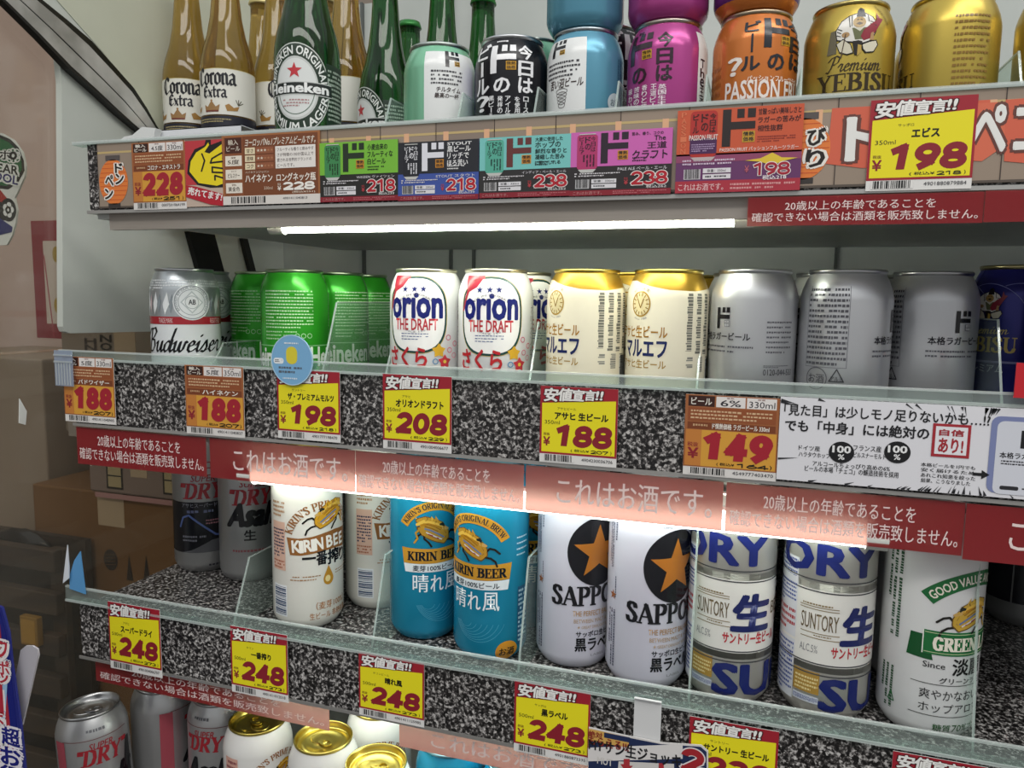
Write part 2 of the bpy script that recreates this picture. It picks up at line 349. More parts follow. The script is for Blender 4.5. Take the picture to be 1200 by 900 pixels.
    def dashes(s, x0, y0, x1, y1, rows, col, L=2, vertical=False, fill=.55, mean=1.1, fin=None):
        """small print too fine to read: rows of little marks"""
        rr = random.Random(int(abs(x0 * 13 + y0 * 7 + rows)) + 5)
        H = (x1 - x0) if vertical else (y1 - y0); Wd = (y1 - y0) if vertical else (x1 - x0); rh = H / rows
        v = []; f = []
        for r in range(rows):
            p = 0.0; lim = Wd * (1 if r < rows - 1 else rr.uniform(.5, .95))
            while p < lim - .3:
                w = min(mean * rr.uniform(.5, 1.3), lim - p); lo = r * rh + rh * (1 - fill) / 2; hi = lo + rh * fill * rr.uniform(.75, 1)
                if rr.random() < .93:
                    q = [(p, lo), (p + w, lo), (p + w, hi), (p, hi)]
                    if vertical: q = [(x1 - b, y1 - a) for a, b in q]
                    else: q = [(x0 + a, y1 - b) for a, b in q]
                    k = len(v); v += q; f.append((k, k + 1, k + 2, k + 3))
                p += w + mean * .28
        if v: s.add(v, f, col, L, fin)
    def barcode(s, x0, y0, x1, y1, col='#222222', bg='#f2f2f0', L=2, vertical=False):
        s.rect(x0, y0, x1, y1, bg, L); rr = random.Random(int(x0 * 31 + y1))
        a, b = (y0, y1) if vertical else (x0, x1); p = a + (b - a) * .05; u = (b - a) / 62
        v = []; f = []
        while p < b - (b - a) * .06:
            w = u * rr.choice((1, 1, 2, 3)); m = .06
            if vertical: q = [(x0 + (x1 - x0) * m, p), (x1 - (x1 - x0) * m, p), (x1 - (x1 - x0) * m, p + w), (x0 + (x1 - x0) * m, p + w)]
            else: q = [(p, y0 + (y1 - y0) * m), (p + w, y0 + (y1 - y0) * m), (p + w, y1), (p, y1)]
            k = len(v); v += q; f.append((k, k + 1, k + 2, k + 3)); p += w + u * rr.choice((1, 1, 2))
        s.add(v, f, col, L + 1)
    def dologo(s, x0, y0, x1, y1, col, bg=None, L=2, sq='#c99a2e', sqt='#222222'):
        """thick-barred katakana mark with two dots and the little four-character square"""
        w = x1 - x0; h = y1 - y0
        s.rect(x0, y0, x0 + w * .26, y1, col, L)
        s.rect(x0 + w * .26, y0 + h * .46, x1, y0 + h * .66, col, L)
        s.rect(x0 + w * .44, y0 + h * .76, x0 + w * .66, y1, col, L); s.rect(x0 + w * .76, y0 + h * .76, x1, y1, col, L)
        if sq:
            s.rect(x0 + w * .62, y0 + h * .10, x1, y0 + h * .40, sq, L)
            for i, c in enumerate('情熱価格'):
                cx = x0 + w * (.65 + .17 * (i % 2)); cy = y0 + h * (.265 - .14 * (i // 2))
                s.text(c, cx, cy, cx + w * .15, cy + h * .115, sqt, .03, L + 1)
    # pixel-anchored placing on a reference can or board
    def U(s, px, py): return s.ref(px, py)
    def ptext(s, t, x0, y0, x1, y1, col, w=None, aright=False, **k):
        xm, ym = (x0 + x1) / 2, (y0 + y1) / 2
        a = s.ref(x0, ym); b = s.ref(x1, ym); lo = s.ref(xm, y1)[1]; hi = s.ref(xm, y0)[1]
        u0, u1 = a[0], b[0]
        if w: u0, u1 = (u1 - w, u1) if aright else (u0, u0 + w)
        s.text(t, u0, lo, u1, hi, col, **k)
    def pbox(s, x0, y0, x1, y1):
        xm, ym = (x0 + x1) / 2, (y0 + y1) / 2
        return s.ref(x0, ym)[0], s.ref(xm, y1)[1], s.ref(x1, ym)[0], s.ref(xm, y0)[1]
    def ppoly(s, pts, col, L=1, fin=None): s.poly([s.ref(x, y) for x, y in pts], col, L, fin)

def fmesh(name, flats_geo):
    pass
def mk(name, verts, faces, mis, mats, smooth=None):
    me = bpy.data.meshes.new(name); me.from_pydata(verts, [], faces)
    for m in mats: me.materials.append(m)
    me.polygons.foreach_set('material_index', mis)
    me.polygons.foreach_set('use_smooth', [True] * len(faces) if smooth is None else smooth)
    me.update(); return me
def slot(mats, m):
    if m not in mats: mats.append(m)
    return mats.index(m)
def plate_mesh(name, fl, x0, y0, x1, y1, base, t=.5, outline=None):
    """a thin printed card: solid board with the artwork on its front; local x right, z up, front towards -y (mm -> m)"""
    V = []; Fc = []; MI = []; mats = []
    pts = outline or [(x0, y0), (x1, y0), (x1, y1), (x0, y1)]; n = len(pts); b = slot(mats, base)
    V += [(x / 1000, 0, y / 1000) for x, y in pts] + [(x / 1000, t / 1000, y / 1000) for x, y in pts]
    Fc += [tuple(range(n)), tuple(range(2 * n - 1, n - 1, -1))] + [(i, i + n, (i + 1) % n + n, (i + 1) % n) for i in range(n)]
    MI += [b] * (n + 2)
    for l, m, v, f in fl.items:
        k = len(V); i = slot(mats, m)
        V += [(x / 1000, -(.05 + .09 * l) / 1000, y / 1000) for x, y in v]
        Fc += [tuple(q + k for q in fc) for fc in f]; MI += [i] * len(f)
    return mk(name, V, Fc, MI, mats, [False] * len(Fc))
def lathe(prof, seg, V, Fc, MI, mi):
    """revolve (r, z) points; caps where r == 0"""
    rings = []
    for r, z in prof:
        if r < 1e-6: rings.append([len(V)]); V.append((0, 0, z / 1000))
        else:
            rings.append(list(range(len(V), len(V) + seg)))
            for i in range(seg):
                a = 2 * math.pi * i / seg; V.append((r * math.cos(a) / 1000, r * math.sin(a) / 1000, z / 1000))
    for k in range(len(rings) - 1):
        a, b = rings[k], rings[k + 1]; m = mi(k) if callable(mi) else mi
        for i in range(seg):
            j = (i + 1) % seg
            if len(a) == 1 and len(b) == 1: continue
            if len(a) == 1: Fc.append((a[0], b[j], b[i]))
            elif len(b) == 1: Fc.append((a[i], a[j], b[0]))
            else: Fc.append((a[i], a[j], b[j], b[i]))
            MI.append(m)
def wrap_into(fl, prof_r, V, Fc, MI, mats, R, step=4.0, vcuts=()):
    """bend flat artwork round a body of revolution"""
    if not fl or not fl.items: return
    bm = bmesh.new(); ids = []
    for l, m, v, f in fl.items:
        i = slot(mats, m); vs = [bm.verts.new((x, y, l)) for x, y in v]
        for fc in f:
            try: q = bm.faces.new([vs[t] for t in fc]); q.material_index = i
            except ValueError: pass
    bm.verts.ensure_lookup_table()
    lo = min(v.co.x for v in bm.verts); hi = max(v.co.x for v in bm.verts)
    x = math.ceil(lo / step) * step
    while x < hi:
        g = [e for e in bm.edges if min(e.verts[0].co.x, e.verts[1].co.x) < x < max(e.verts[0].co.x, e.verts[1].co.x)]
        fs = {f for e in g for f in e.link_faces}
        if fs:
            es = {e for f in fs for e in f.edges}; vs = {v for f in fs for v in f.verts}
            bmesh.ops.bisect_plane(bm, geom=list(vs) + list(es) + list(fs), plane_co=(x, 0, 0), plane_no=(1, 0, 0), dist=1e-5)
        x += step
    for y in vcuts:
        bmesh.ops.bisect_plane(bm, geom=bm.verts[:] + bm.edges[:] + bm.faces[:], plane_co=(0, y, 0), plane_no=(0, 1, 0), dist=1e-5)
    bm.verts.index_update(); k = len(V)
    for v in bm.verts:
        a = v.co.x / R; r = prof_r(v.co.y) + .09 + .09 * v.co.z
        V.append((r * math.sin(a) / 1000, -r * math.cos(a) / 1000, v.co.y / 1000))
    for f in bm.faces: Fc.append(tuple(v.index + k for v in f.verts)); MI.append(f.material_index)
    bm.free()
# ------------------------------------------------------------------ objects
def tag(o, label=None, cat=None, group=None, kind=None):
    if label: o['label'] = label
    if cat: o['category'] = cat
    if group: o['group'] = group
    if kind: o['kind'] = kind
    return o
def link(name, me, loc=(0, 0, 0), parent=None):
    o = bpy.data.objects.new(name, me); COL.objects.link(o); o.location = loc
    if parent: o.parent = parent
    return o
def empty(name, loc=(0, 0, 0)):
    o = bpy.data.objects.new(name, None); COL.objects.link(o); o.location = loc; o.empty_display_size = .02; return o
class MB:
    """collects boxes, prisms and tubes in mm into one mesh"""
    def __init__(s): s.V = []; s.F = []; s.M = []; s.mats = []; s.sm = []
    def face_add(s, v, f, m, sm=False):
        k = len(s.V); i = slot(s.mats, m); s.V += [(a / 1000, b / 1000, c / 1000) for a, b, c in v]
        s.F += [tuple(q + k for q in x) for x in f]; s.M += [i] * len(f); s.sm += [sm] * len(f); return s
    def box(s, x0, y0, z0, x1, y1, z1, m, bev=0):
        if bev:
            bm = bmesh.new(); bmesh.ops.create_cube(bm, size=1)
            for v in bm.verts: v.co = Vector((x0 + (v.co.x + .5) * (x1 - x0), y0 + (v.co.y + .5) * (y1 - y0), z0 + (v.co.z + .5) * (z1 - z0)))
            bmesh.ops.bevel(bm, geom=bm.edges[:], offset=bev, segments=2, affect='EDGES', profile=.5)
            bm.verts.index_update(); s.face_add([tuple(v.co) for v in bm.verts], [tuple(v.index for v in f.verts) for f in bm.faces], m); bm.free(); return s
        v = [(x0, y0, z0), (x1, y0, z0), (x1, y1, z0), (x0, y1, z0), (x0, y0, z1), (x1, y0, z1), (x1, y1, z1), (x0, y1, z1)]
        return s.face_add(v, [(3, 2, 1, 0), (4, 5, 6, 7), (0, 1, 5, 4), (1, 2, 6, 5), (2, 3, 7, 6), (3, 0, 4, 7)], m)
    def prism(s, pts, axis, a, b, m):
        """extrude a 2-D outline along x ('x': pts are (y, z)) or y ('y': pts are (x, z)) or z"""
        n = len(pts); mkp = {'x': lambda p, t: (t, p[0], p[1]), 'y': lambda p, t: (p[0], t, p[1]), 'z': lambda p, t: (p[0], p[1], t)}[axis]
        v = [mkp(p, a) for p in pts] + [mkp(p, b) for p in pts]
        return s.face_add(v, [tuple(range(n)), tuple(range(2 * n - 1, n - 1, -1))] + [(i, i + n, (i + 1) % n + n, (i + 1) % n) for i in range(n)], m)
    def tube(s, p, q, r, m, seg=20, r2=None):
        p = Vector(p); q = Vector(q); d = (q - p).normalized(); u = d.orthogonal().normalized(); w = d.cross(u); r2 = r if r2 is None else r2
        v = [tuple(c + u * (rr * math.cos(2 * math.pi * i / seg)) + w * (rr * math.sin(2 * math.pi * i / seg))) for c, rr in ((p, r), (q, r2)) for i in range(seg)]
        s.face_add(v, [(i, (i + 1) % seg, (i + 1) % seg + seg, i + seg) for i in range(seg)], m, True)
        return s.face_add(v, [tuple(range(seg - 1, -1, -1)), tuple(range(seg, 2 * seg))], m)
    def mesh(s, name):
        me = mk(name, s.V, s.F, s.M, s.mats, s.sm); bm = bmesh.new(); bm.from_mesh(me); bmesh.ops.recalc_face_normals(bm, faces=bm.faces[:]); bm.to_mesh(me); bm.free(); return me
    def link(s, name, loc=(0, 0, 0), parent=None):
        return link(name, s.mesh(name), loc, parent)
# ================================================================== THE SETTING
m = MB().box(-2600, -1500, -CH - 40, 2200, 2200, -CH, noisy_mat('shop_floor', '#3a3632', '#4a4540', 3, .5))
tag(m.link('floor', W3(0, 0, 0) - Vector((0, 0, CH / 1000))), kind='structure').location = W3(0, 0, 0)
m = MB().box(-2600, 1500, -CH, 2200, 1540, 1400, noisy_mat('store_wall', '#8f8378', '#9b8f84', 2, .8))
tag(m.link('wall_back', W3(0, 0, 0)), kind='structure')
m = MB().box(-2640, -1500, -CH, -2600, 1540, 1400, noisy_mat('store_wall_side', '#857a70', '#92867b', 2, .8))
tag(m.link('wall_left', W3(0, 0, 0)), kind='structure')

# ------------------------------------------------------------------ refrigerated case
SX0, SX1 = -640.0, 700.0                      # ends of the shelves
O = W3(-700, 600, -CH)
KS = 700 / 660                               # the end panel stands 700 mm to the left
def rel(x, y, z): return (x + 700, y - 600, z + CH)
case = tag(empty('display_case', O), 'open white drinks case with a curved chrome end trim holding the cans', 'display case')
def cpart(name, mb): return mb.link(name, (0, 0, 0), case)
b = MB(); q = rel(-705, 1010, -620); r = rel(SX1 + 30, 1030, 420); b.box(*q, *r, BACKP); cpart('back_panel', b)
b = MB(); q = rel(-640, 1001, -600); r = rel(SX1, 1009, -140); b.box(*q, *r, noisy_mat('shade_back', '#4a4a48', '#5a5a57', 5, .5)); cpart('lower_back_shade', b)  # dark sheet added over the back, its colour stands in for shade there
for x in (-560, -420, -385, 90, 520):
    b = MB(); b.box(*rel(x, 1003, -80), *rel(x + 3, 1010, 420), mat('#5b5f5d')); cpart('panel_seam', b)
arc = [(-470, 300), (-500, 285), (530, 257)]
ARC = [(470, 285), (500, 272), (530, 257), (562, 239), (593, 220), (622, 206), (649, 192), (668, 183), (688, 174), (715, 158)]
ARU = [(490, 311), (525, 294), (565, 273), (593, 263), (620, 252), (647, 236), (673, 220), (690, 204), (705, 187), (735, 165)]
pan = [(577, -34), (579, -39), (584, -41)] + [(1008, -48), (1008, 420), (420, 420), (440, 320)] + ARC[:5] + [(591, 205)]
pan = [(577, -34), (579, -39), (585, -41), (1008, -48), (1008, 420), (420, 420), (440, 322), (470, 300), (500, 286), (530, 270), (562, 252), (588, 234), (590, 205)]
b = MB(); b.prism([(min(y * KS, 1009) - 600, z * KS + CH) for y, z in pan], 'x', -8, 0, WHITEP); o = cpart('side_panel', b)
ci = [(min(y * KS, 1008) - 600, z * KS + CH) for y, z in [(560, 300), (600, 275), (640, 250), (690, 215), (730, 172), (770, 150), (1005, 150), (1005, 400), (560, 400)]]
b = MB(); b.prism(ci, 'x', .1, .8, CREAMP); cpart('upper_side_lining', b)
def band(lo, hi, f0, f1, x0, x1, m_, name):
    x0, x1 = x0 * .5, x1 * .5
    n = len(lo); p = [(lo[i][0] + (hi[i][0] - lo[i][0]) * f0, lo[i][1] + (hi[i][1] - lo[i][1]) * f0) for i in range(n)]
    q = [(lo[i][0] + (hi[i][0] - lo[i][0]) * f1, lo[i][1] + (hi[i][1] - lo[i][1]) * f1) for i in range(n)]
    b = MB()
    for i in range(n - 1): b.prism([(a * KS - 600, c * KS + CH) for a, c in (p[i], p[i + 1], q[i + 1], q[i])], 'x', x0, x1, m_)
    return cpart(name, b)
band(ARC, ARU, -.06, .03, 2, 20, mat('#1d1c1a'), 'trim_gasket')
band(ARC, ARU, .03, .42, 4, 17, CHROME, 'chrome_trim')
band(ARC, ARU, .42, .46, 4, 16, mat('#141414'), 'trim_groove')
band(ARC, ARU, .46, .88, 4, 17, CHROME, 'chrome_trim')
band(ARC, ARU, .88, 1.06, 6, 15, mat('#2c2d28', 'k'), 'trim_gasket')
b = MB(); b.box(*rel(-713, 500, -640), *rel(-710, 1000, 345), PANE); cpart('end_glass', b)
b = MB(); b.prism([(795 - 600, 80 + CH), (844 - 600, 80 + CH), (887 - 600, -42 + CH), (838 - 600, -42 + CH)], 'x', 1, 8, mat('#191918', 'k')); cpart('shelf_bracket', b)
b = MB(); b.prism([(902 - 600, 80 + CH), (914 - 600, 80 + CH), (960 - 600, -42 + CH), (947 - 600, -42 + CH)], 'x', 1, 7, mat('#2b2b29', 'k')); cpart('shelf_bracket', b)
b = MB(); b.prism([(560 - 600, -560 + CH), (1000 - 600, -540 + CH), (1000 - 600, -640 + CH), (560 - 600, -640 + CH)], 'x', 25, 1380, mat('#8a8a86', 'r')); cpart('lower_deck', b)
b = MB(); b.box(*rel(-695, 520, -1298), *rel(SX1, 1000, -660), mat('#b9b9b4')); cpart('plinth', b)

# ------------------------------------------------------------------ shelves
TRIM = mat('#c6c4c0', 's'); CHAN = noisy_mat('channel_enamel', '#a39a90', '#b2aaa2', 6, .4, .2, (1, 1, 12))
def shelf(nm, label, Y, Zf, Zb0, rail0, rail1, lipz, x0, cover):
    s = tag(empty('display_shelf', W3(x0, Y, Zf)), label, 'shelf', 'shelves of the case')
    L = SX1 - x0
    b = MB(); b.box(0, 8, Zb0 - Zf, L, 1000 - Y, -.6, UNDER); b.link('shelf_board', (0, 0, 0), s)
    b = MB(); b.box(0, 9, -.6, L, 1000 - Y, 0, GRANITE); b.link('shelf_liner', (0, 0, 0), s)
    b = MB(); b.box(0, 0, rail0 - Zf, L, 7.5, rail1 - Zf, GRANITE); r = b.link('price_rail', (0, 0, 0), s)
    b = MB(); b.box(-1, -3, rail0 - Zf - 1.6, L, 8, rail0 - Zf - .2, TRIM); b.box(-1, -3, rail0 - Zf - .2, L, -2.0, rail0 - Zf + 1.2, TRIM); b.link('rail_trim', (0, 0, 0), s)
    if lipz:
        b = MB(); b.box(-14, -3.2, rail1 - Zf + .3, L, -.8, lipz - Zf - 1.2, LIPM); b.box(-14, -3.2, rail1 - Zf - .6, L, 7.5, rail1 - Zf + .6, LIPM)
        l = b.link('clear_lip', (0, 0, 0), s)
        b = MB(); b.box(-14, -3.4, lipz - Zf - 1.6, L, -.6, lipz - Zf, EDGE); b.box(-14, -4.2, rail1 - Zf - .6, L, -3, rail1 - Zf + 1.6, EDGE); b.link('lip_edge', (0, 0, 0), l)
    return s
sT = shelf('T', 'top shelf of the case with a wood pattern price banner under bottles', 553, 103, 69, 74.5, 135.4, 138, -592, True)
b = MB(); b.box(18, 4, 58.5 - 103, SX1 + 592, 10, 74.5 - 103, CHAN); b.link('front_channel', (0, 0, 0), sT)
sM = shelf('M', 'middle shelf of the case holding short cans above granite pattern price rail', 552, -97, -119, -125.8, -63.4, -54.4, -621, True)
sB = shelf('B', 'lower shelf of the case holding tall cans above granite pattern price rail', 549, -311, -352, -361.6, -304.5, -289.2, -625, True)

# lamps under the shelves
def lamp(x0, x1, Y, Z, r, m_, label):
    t = tag(empty('shelf_lamp', W3(x0, Y, Z)), label, 'lamp')
    b = MB(); b.tube((14, 0, 0), (x1 - x0 - 14, 0, 0), r, m_); b.link('lamp_tube', (0, 0, 0), t)
    for a, c in ((0, 14), (x1 - x0 - 14, x1 - x0)):
        b = MB(); b.tube((a, 0, 0), (c, 0, 0), r + 1.2, mat('#dcdcd6')); b.link('end_cap', (0, 0, 0), t)
    b = MB(); b.box(-4, -r * .3, r + 1.4, x1 - x0 + 4, r * .3, r + 4.0, mat('#c4c6c2')); b.link('lamp_base', (0, 0, 0), t)
    return t
lamp(at(318, 270, 578).x, at(884, 266, 578).x, 578, 60.0, 4.8, TUBET, 'thin lit tube lamp under the top shelf edge')
lamp(at(285, 565, 560.5).x, at(1040, 628, 560.5).x, 560.5, -161, 8, TUBE, 'bright lit tube lamp behind the red strips of the middle shelf')
lamp(at(330, 800, 600).x, at(1300, 800, 600).x, 600, -372, 12, TUBE, 'bright lit tube lamp under the lower shelf above gold lids')

# ------------------------------------------------------------------ printed cards
def rect_px(bl, br, tl, Y):
    a, c, t = at(*bl, Y), at(*br, Y), at(*tl, Y); return a.x, (a.z + c.z) / 2 if abs(a.z - c.z) < 12 else a.z, c.x - a.x, t.z - a.z
def card(name, fl, X, Y, Z, w, h, base, label, cat, group=None, t=.5, outline=None):
    o = link(name, plate_mesh(name, fl, 0, 0, w, h, mat(base) if isinstance(base, str) else base, t, outline), W3(X, Y, Z))
    return tag(o, label, cat, group)
RED = '#a3202f'; YEL = '#f2e51e'; DRED = '#8e1e2c'
def scaled(w, h, W0, H0, fin='p'):
    f = Flat(fin); f.warp = lambda x, y: (x * w / W0, y * h / H0); return f
def yellow_tag(bl, br, tl, Y, price, tax, maker, name, vol, label, num):
    X, Z, w, h = rect_px(bl, br, tl, Y); f = scaled(w, h, 63, 65)
    f.rect(0, 7.5, 63, 65, RED); f.poly([(1.6, 9.2), (61.4, 9.2), (61.4, 55), (1.6, 50.5)], YEL, 2)
    x = 3.0
    for i, (c, s, wd) in enumerate((('安', 11, 11), ('値', 10.6, 11), ('宣', 9.2, 9.2), ('言', 8.6, 8.6))):
        f.text(c, x, 52.3 + i * .75, x + wd, 52.3 + i * .75 + s, '#f4f2ee', .055, 4, shear=.1, out=('#3a1012', .05)); x += wd + .6
    f.text('!!', x, 55.4, x + 5, 62.5, '#f4f2ee', .05, 4, shear=.15, out=('#3a1012', .05))
    if maker: f.text(maker, 22, 45.3, None, 47.6, '#3b3a1a', .01, 3, anchor='c')
    wide = min(46, 5.4 * len(name)); f.text(name, 34 - wide / 2, 37.4, 34 + wide / 2, 43.6, '#141408', .06, 3)
    f.text(vol, 4, 33.0, 16.5, 36.2, '#2a2a12', .008, 3)
    f.digits(price, 12, 14.4, 59.5, 33.2, DRED, 3)
    f.text('税抜', 3.2, 23.2, 8.4, 25.6, '#6b2a1a', .02, 3); f.text('¥', 3.2, 14.6, 8.6, 22, DRED, .04, 3)
    f.text('( 税込¥', 26, 10.2, 41, 12.9, '#15150a', .03, 3); f.digits(tax, 42, 10.1, 56.5, 13, '#15150a', 3, 0, .24); f.text(')', 58, 10, 59, 13.2, '#15150a', .02, 3)
    f.barcode(3, 1.2, 29, 7, bg='#e9e7e4'); f.text(num, 35, 3, 60, 5.6, '#33323a', .01, 3)
    return card('price_tag', f, X, Y, Z, w, h, '#e9e7e4', label, 'price tag', 'yellow price tags')
def brown_tag(bl, br, tl, Y, price, tax, kind, deg, vol, name, label, num):
    X, Z, w, h = rect_px(bl, br, tl, Y); f = scaled(w, h, 63, 70)
    f.rect(0, 7.5, 63, 70, '#a5643a'); f.rect(2, 60, 20, 69, '#3a1c14', 2)
    if len(kind) > 3: f.text(kind[:2], 5, 65, 17, 68.3, '#efe8dc', .03, 3); f.text(kind[2:], 4, 60.8, 18, 64.4, '#efe8dc', .03, 3)
    else: f.text(kind, 4, 61.5, 18, 67.5, '#efe8dc', .03, 3)
    f.rect(21, 60, 40.5, 69, '#ece6e2', 2); f.rect(41.5, 60, 61, 69, '#ece6e2', 2)
    f.text('度数', 28, 67.2, 33, 68.6, '#7a3020', 0, 3); f.text('容量', 48.5, 67.2, 53.5, 68.6, '#7a3020', 0, 3)
    f.text(deg, 24, 61, 37.5, 66.3, '#2c2a30', .02, 3); f.text(vol, 43, 61, 60, 66.3, '#2c2a30', .01, 3)
    f.rect(2, 47.5, 61, 59, '#94502c', 2); f.dashes(4, 48.5, 59, 57.5, 3, '#d9b48c', 3, mean=2.2)
    f.rect(2, 40.5, 61, 46.5, '#7c3f20', 2); f.dashes(4, 42, 17, 45.5, 1, '#caa27a', 3, mean=2)
    f.text(name, 19, 41.2, 57, 46.0, '#f2ebe0', .035, 3)
    f.rect(1, 8.5, 62, 39.8, '#dca03c', 2); f.rect(1, 8.5, 12, 39.8, '#c9803a', 3)
    f.text('税抜', 2.5, 25, 10, 29, DRED, .02, 4); f.text('¥', 3, 15.2, 10, 24, DRED, .04, 4)
    f.digits(price, 12, 14.3, 60, 38.4, '#a81f30', 4, .06)
    f.text('( 税込¥', 23, 9.6, 35, 12.6, '#15150a', .03, 4); f.digits(tax, 36, 9.3, 57.5, 13.1, '#15150a', 4, 0, .24); f.text(')', 58.5, 9.2, 59.8, 13.2, '#15150a', .02, 4)
    f.barcode(4, 1.2, 30, 7, bg='#e6e2de'); f.text(num, 34, 3, 61, 5.8, '#44434a', .01, 3)
    return card('price_tag', f, X, Y, Z, w, h, '#e6e2de', label, 'price tag', 'brown price tags')
YT, YM, YB = 549.0, 547.6, 545.2
# banner of the top rail (wood planks, lanterns and big flag lettering)
X0 = at(117, 240, 551).x; X1 = SX1 - 2
bf = Flat(); bf.ref = lambda px, py: (at(px, py, 551).x - X0, min(at(px, py, 551).z - 77, 56.6))
bw = X1 - X0
bf.rect(0, 0, bw, 58.4, '#9a8878', 1)
rr = random.Random(3); x = 0
while x < bw:
    bf.rect(x, 0, min(x + 47, bw), 58.4, rr.choice(['#96836f', '#9b8a7a', '#8f7f72', '#a08e7e']), 2); bf.rect(x, 0, x + .7, 58.4, '#4b3f38', 3); x += 48
bf.rect(0, 48.5, bw, 50.3, '#c9b07a', 3)
x = 108
while x < bw: bf.rect(x, 41, x + 4.4, 50.6, '#e8b48c', 4); x += 33.5
def lantern(cx, cy, rx, ry, chars):
    bf.ell(cx, cy, rx, ry, '#e8803a', 5, 32)
    for k in range(-4, 5): bf.rect(cx - rx * math.sqrt(1 - (k / 5) ** 2) * .96, cy + k * ry / 5, cx + rx * math.sqrt(1 - (k / 5) ** 2) * .96, cy + k * ry / 5 + .5, '#cf5a2a', 6)
    bf.rect(cx - rx * .5, cy + ry * .95, cx + rx * .5, cy + ry * 1.18, '#5a5250', 5); bf.rect(cx - rx * .42, cy - ry * 1.14, cx + rx * .42, cy - ry * .95, '#3a3432', 5)
    for c, dx, dy, sz in chars: bf.text(c, cx + dx, cy + dy, cx + dx + sz, cy + dy + sz, '#1e1612', .05, 8, out=('#f4efe6', .09))
u, v = bf.ref(134, 214); lantern(u, v, 16.5, 20, [('ド', 3, 8, 8), ('ン', 3, -2, 9), ('ペ', -9, -3, 9), ('ン', -10, -15, 9)])
u, v = bf.ref(942, 172); lantern(u, v - 2, 16.5, 20, [('び', 2, 2, 11), ('り', 2, -12, 11)])
FL = [4.6]
def flag(pts, col): FL[0] += .3; bf.ppoly(pts, col, FL[0])
flag([(975, 128), (1160, 118), (1158, 180), (1130, 192), (1100, 190), (1050, 196), (1010, 198), (968, 193)], '#d9664c')
flag([(1100, 125), (1182, 120), (1180, 150), (1172, 175), (1150, 190), (1110, 188)], '#dd6f52')
flag([(1178, 118), (1290, 110), (1290, 200), (1176, 190)], '#d9664c')
for t, x0, y0, x1, y1 in (('ト', 993, 139, 1034, 188), ('ペ', 1138, 126, 1178, 178), ('コ', 1190, 128, 1236, 178)):
    a, b_, c, d = bf.pbox(x0, y0, x1, y1); bf.text(t, a, b_, c, d, '#efeeea', .05, 7, out=('#6b4038', .05))
bf.rect(0, 0, bw, 1.6, '#5a5048', 4)
card('rail_banner', bf, X0, 550.6, 77.4, bw, 57.2, '#8f8070', 'long wood plank pattern paper banner with orange lanterns along top rail', 'banner', t=.6)
brown_tag((157, 246), (219, 244.5), (155, 168), YT, '228', '251', '輸入ビール', '4.5度', '330ml', 'コロナ・エキストラ', 'brown price tag reading 228 right of the orange lantern on top rail', '0007501064199')
# pointing-hand card
X, Z, w, h = rect_px((219, 243), (262, 241), (217, 166), YT); f = scaled(w, h, 45, 78)
f.rect(0, 26, 45, 78, '#c43a42')
f.poly([(2, 40), (4, 55), (12, 68), (24, 72), (26, 78), (32, 78), (32, 72), (45, 76), (45, 22), (30, 22), (14, 26)], '#1a1412', 2)
f.poly([(5, 42), (7, 54), (14, 64), (25, 70), (29, 75), (30, 72), (24, 64), (30, 62), (45, 72), (45, 26), (38, 24), (16, 28)], '#f3dc1c', 3)
for a in ([(21, 62), (24, 54), (20, 42)], [(45, 62), (33, 56), (31, 51), (45, 52)], [(45, 44), (33, 46), (33, 40), (45, 39)], [(45, 33), (36, 36), (36, 31)]): f.line(a, 2, '#1a1412', 4)
f.poly([(0, 26), (12, 24), (45, 14), (45, 0), (30, 2), (0, 12)], '#b81f30', 5)
f.text('売れてます!', 2, 15, 44, 24, '#f6f0ec', .05, 6, rot=-.22)
card('hand_card', f, X, YT, Z, w, h, '#c9b4a4', 'small card with a yellow pointing hand and a red ribbon', 'sign')
# long brown import card
X, Z, w, h = rect_px((262, 240), (376, 238), (260, 159), YT); f = scaled(w, h, 115, 82)
f.rect(0, 0, 115, 82, '#a86a3e'); f.rect(2.5, 11, 112.5, 80, '#7c4526', 2); f.rect(2.5, 11, 25.5, 80, '#8e5230', 3); f.rect(4, 61, 24, 79, '#4a2216', 4)
f.text('輸入', 8, 70.5, 20, 77, '#e9dccb', .02, 5); f.text('ビール', 6, 63.5, 22, 69.5, '#e9dccb', .02, 5)
for y, a, t in ((46, '度数', '5度'), (30, 'タイプ', 'ピルスナー'), (14, '色', '黄金色')):
    f.rect(4, y, 24, y + 12, '#efe6d8', 4); f.text(a, 11, y + 8.6, 17, y + 10.8, '#6b4a3a', 0, 5); f.text(t, 7, y + 2, 21, y + 7.5, '#3a2a22', .015, 5)
f.text('ヨーロッパNo.1プレミアムビールです。', 28, 68, 110, 77, '#f2e6d6', .025, 5, shear=.15)
for i, a in enumerate(('甘さ', '苦味', 'コク')):
    y = 59 - i * 9; f.rect(28, y, 40, y + 7.6, '#ecdcb8', 4); f.text(a, 30, y + 1.4, 38, y + 6.2, '#4a2a1a', .02, 5)
    f.rect(41, y, 62, y + 7.6, '#96583a', 4)
    for k in range(5): f.star(44 + k * 4, y + 3.8, 1.9, '#f0e4d0' if k < (3, 2, 2)[i] else '#b57a54', 5)
f.rect(64, 41, 110, 66.6, '#f1ece6', 4)
for i, t in enumerate(('フルーティな香りと飲みやす', 'さが特徴の150か国以上で', '愛される世界的ブランドの', 'ビールです。')): f.text(t, 66, 60.5 - i * 6, 66 + min(42, 3.3 * len(t)), 64.6 - i * 6, '#4a3a3a', .005, 5)
f.text('ハイネケンジャパン', 28, 36.4, 56, 39.2, '#efe2d0', 0, 5)
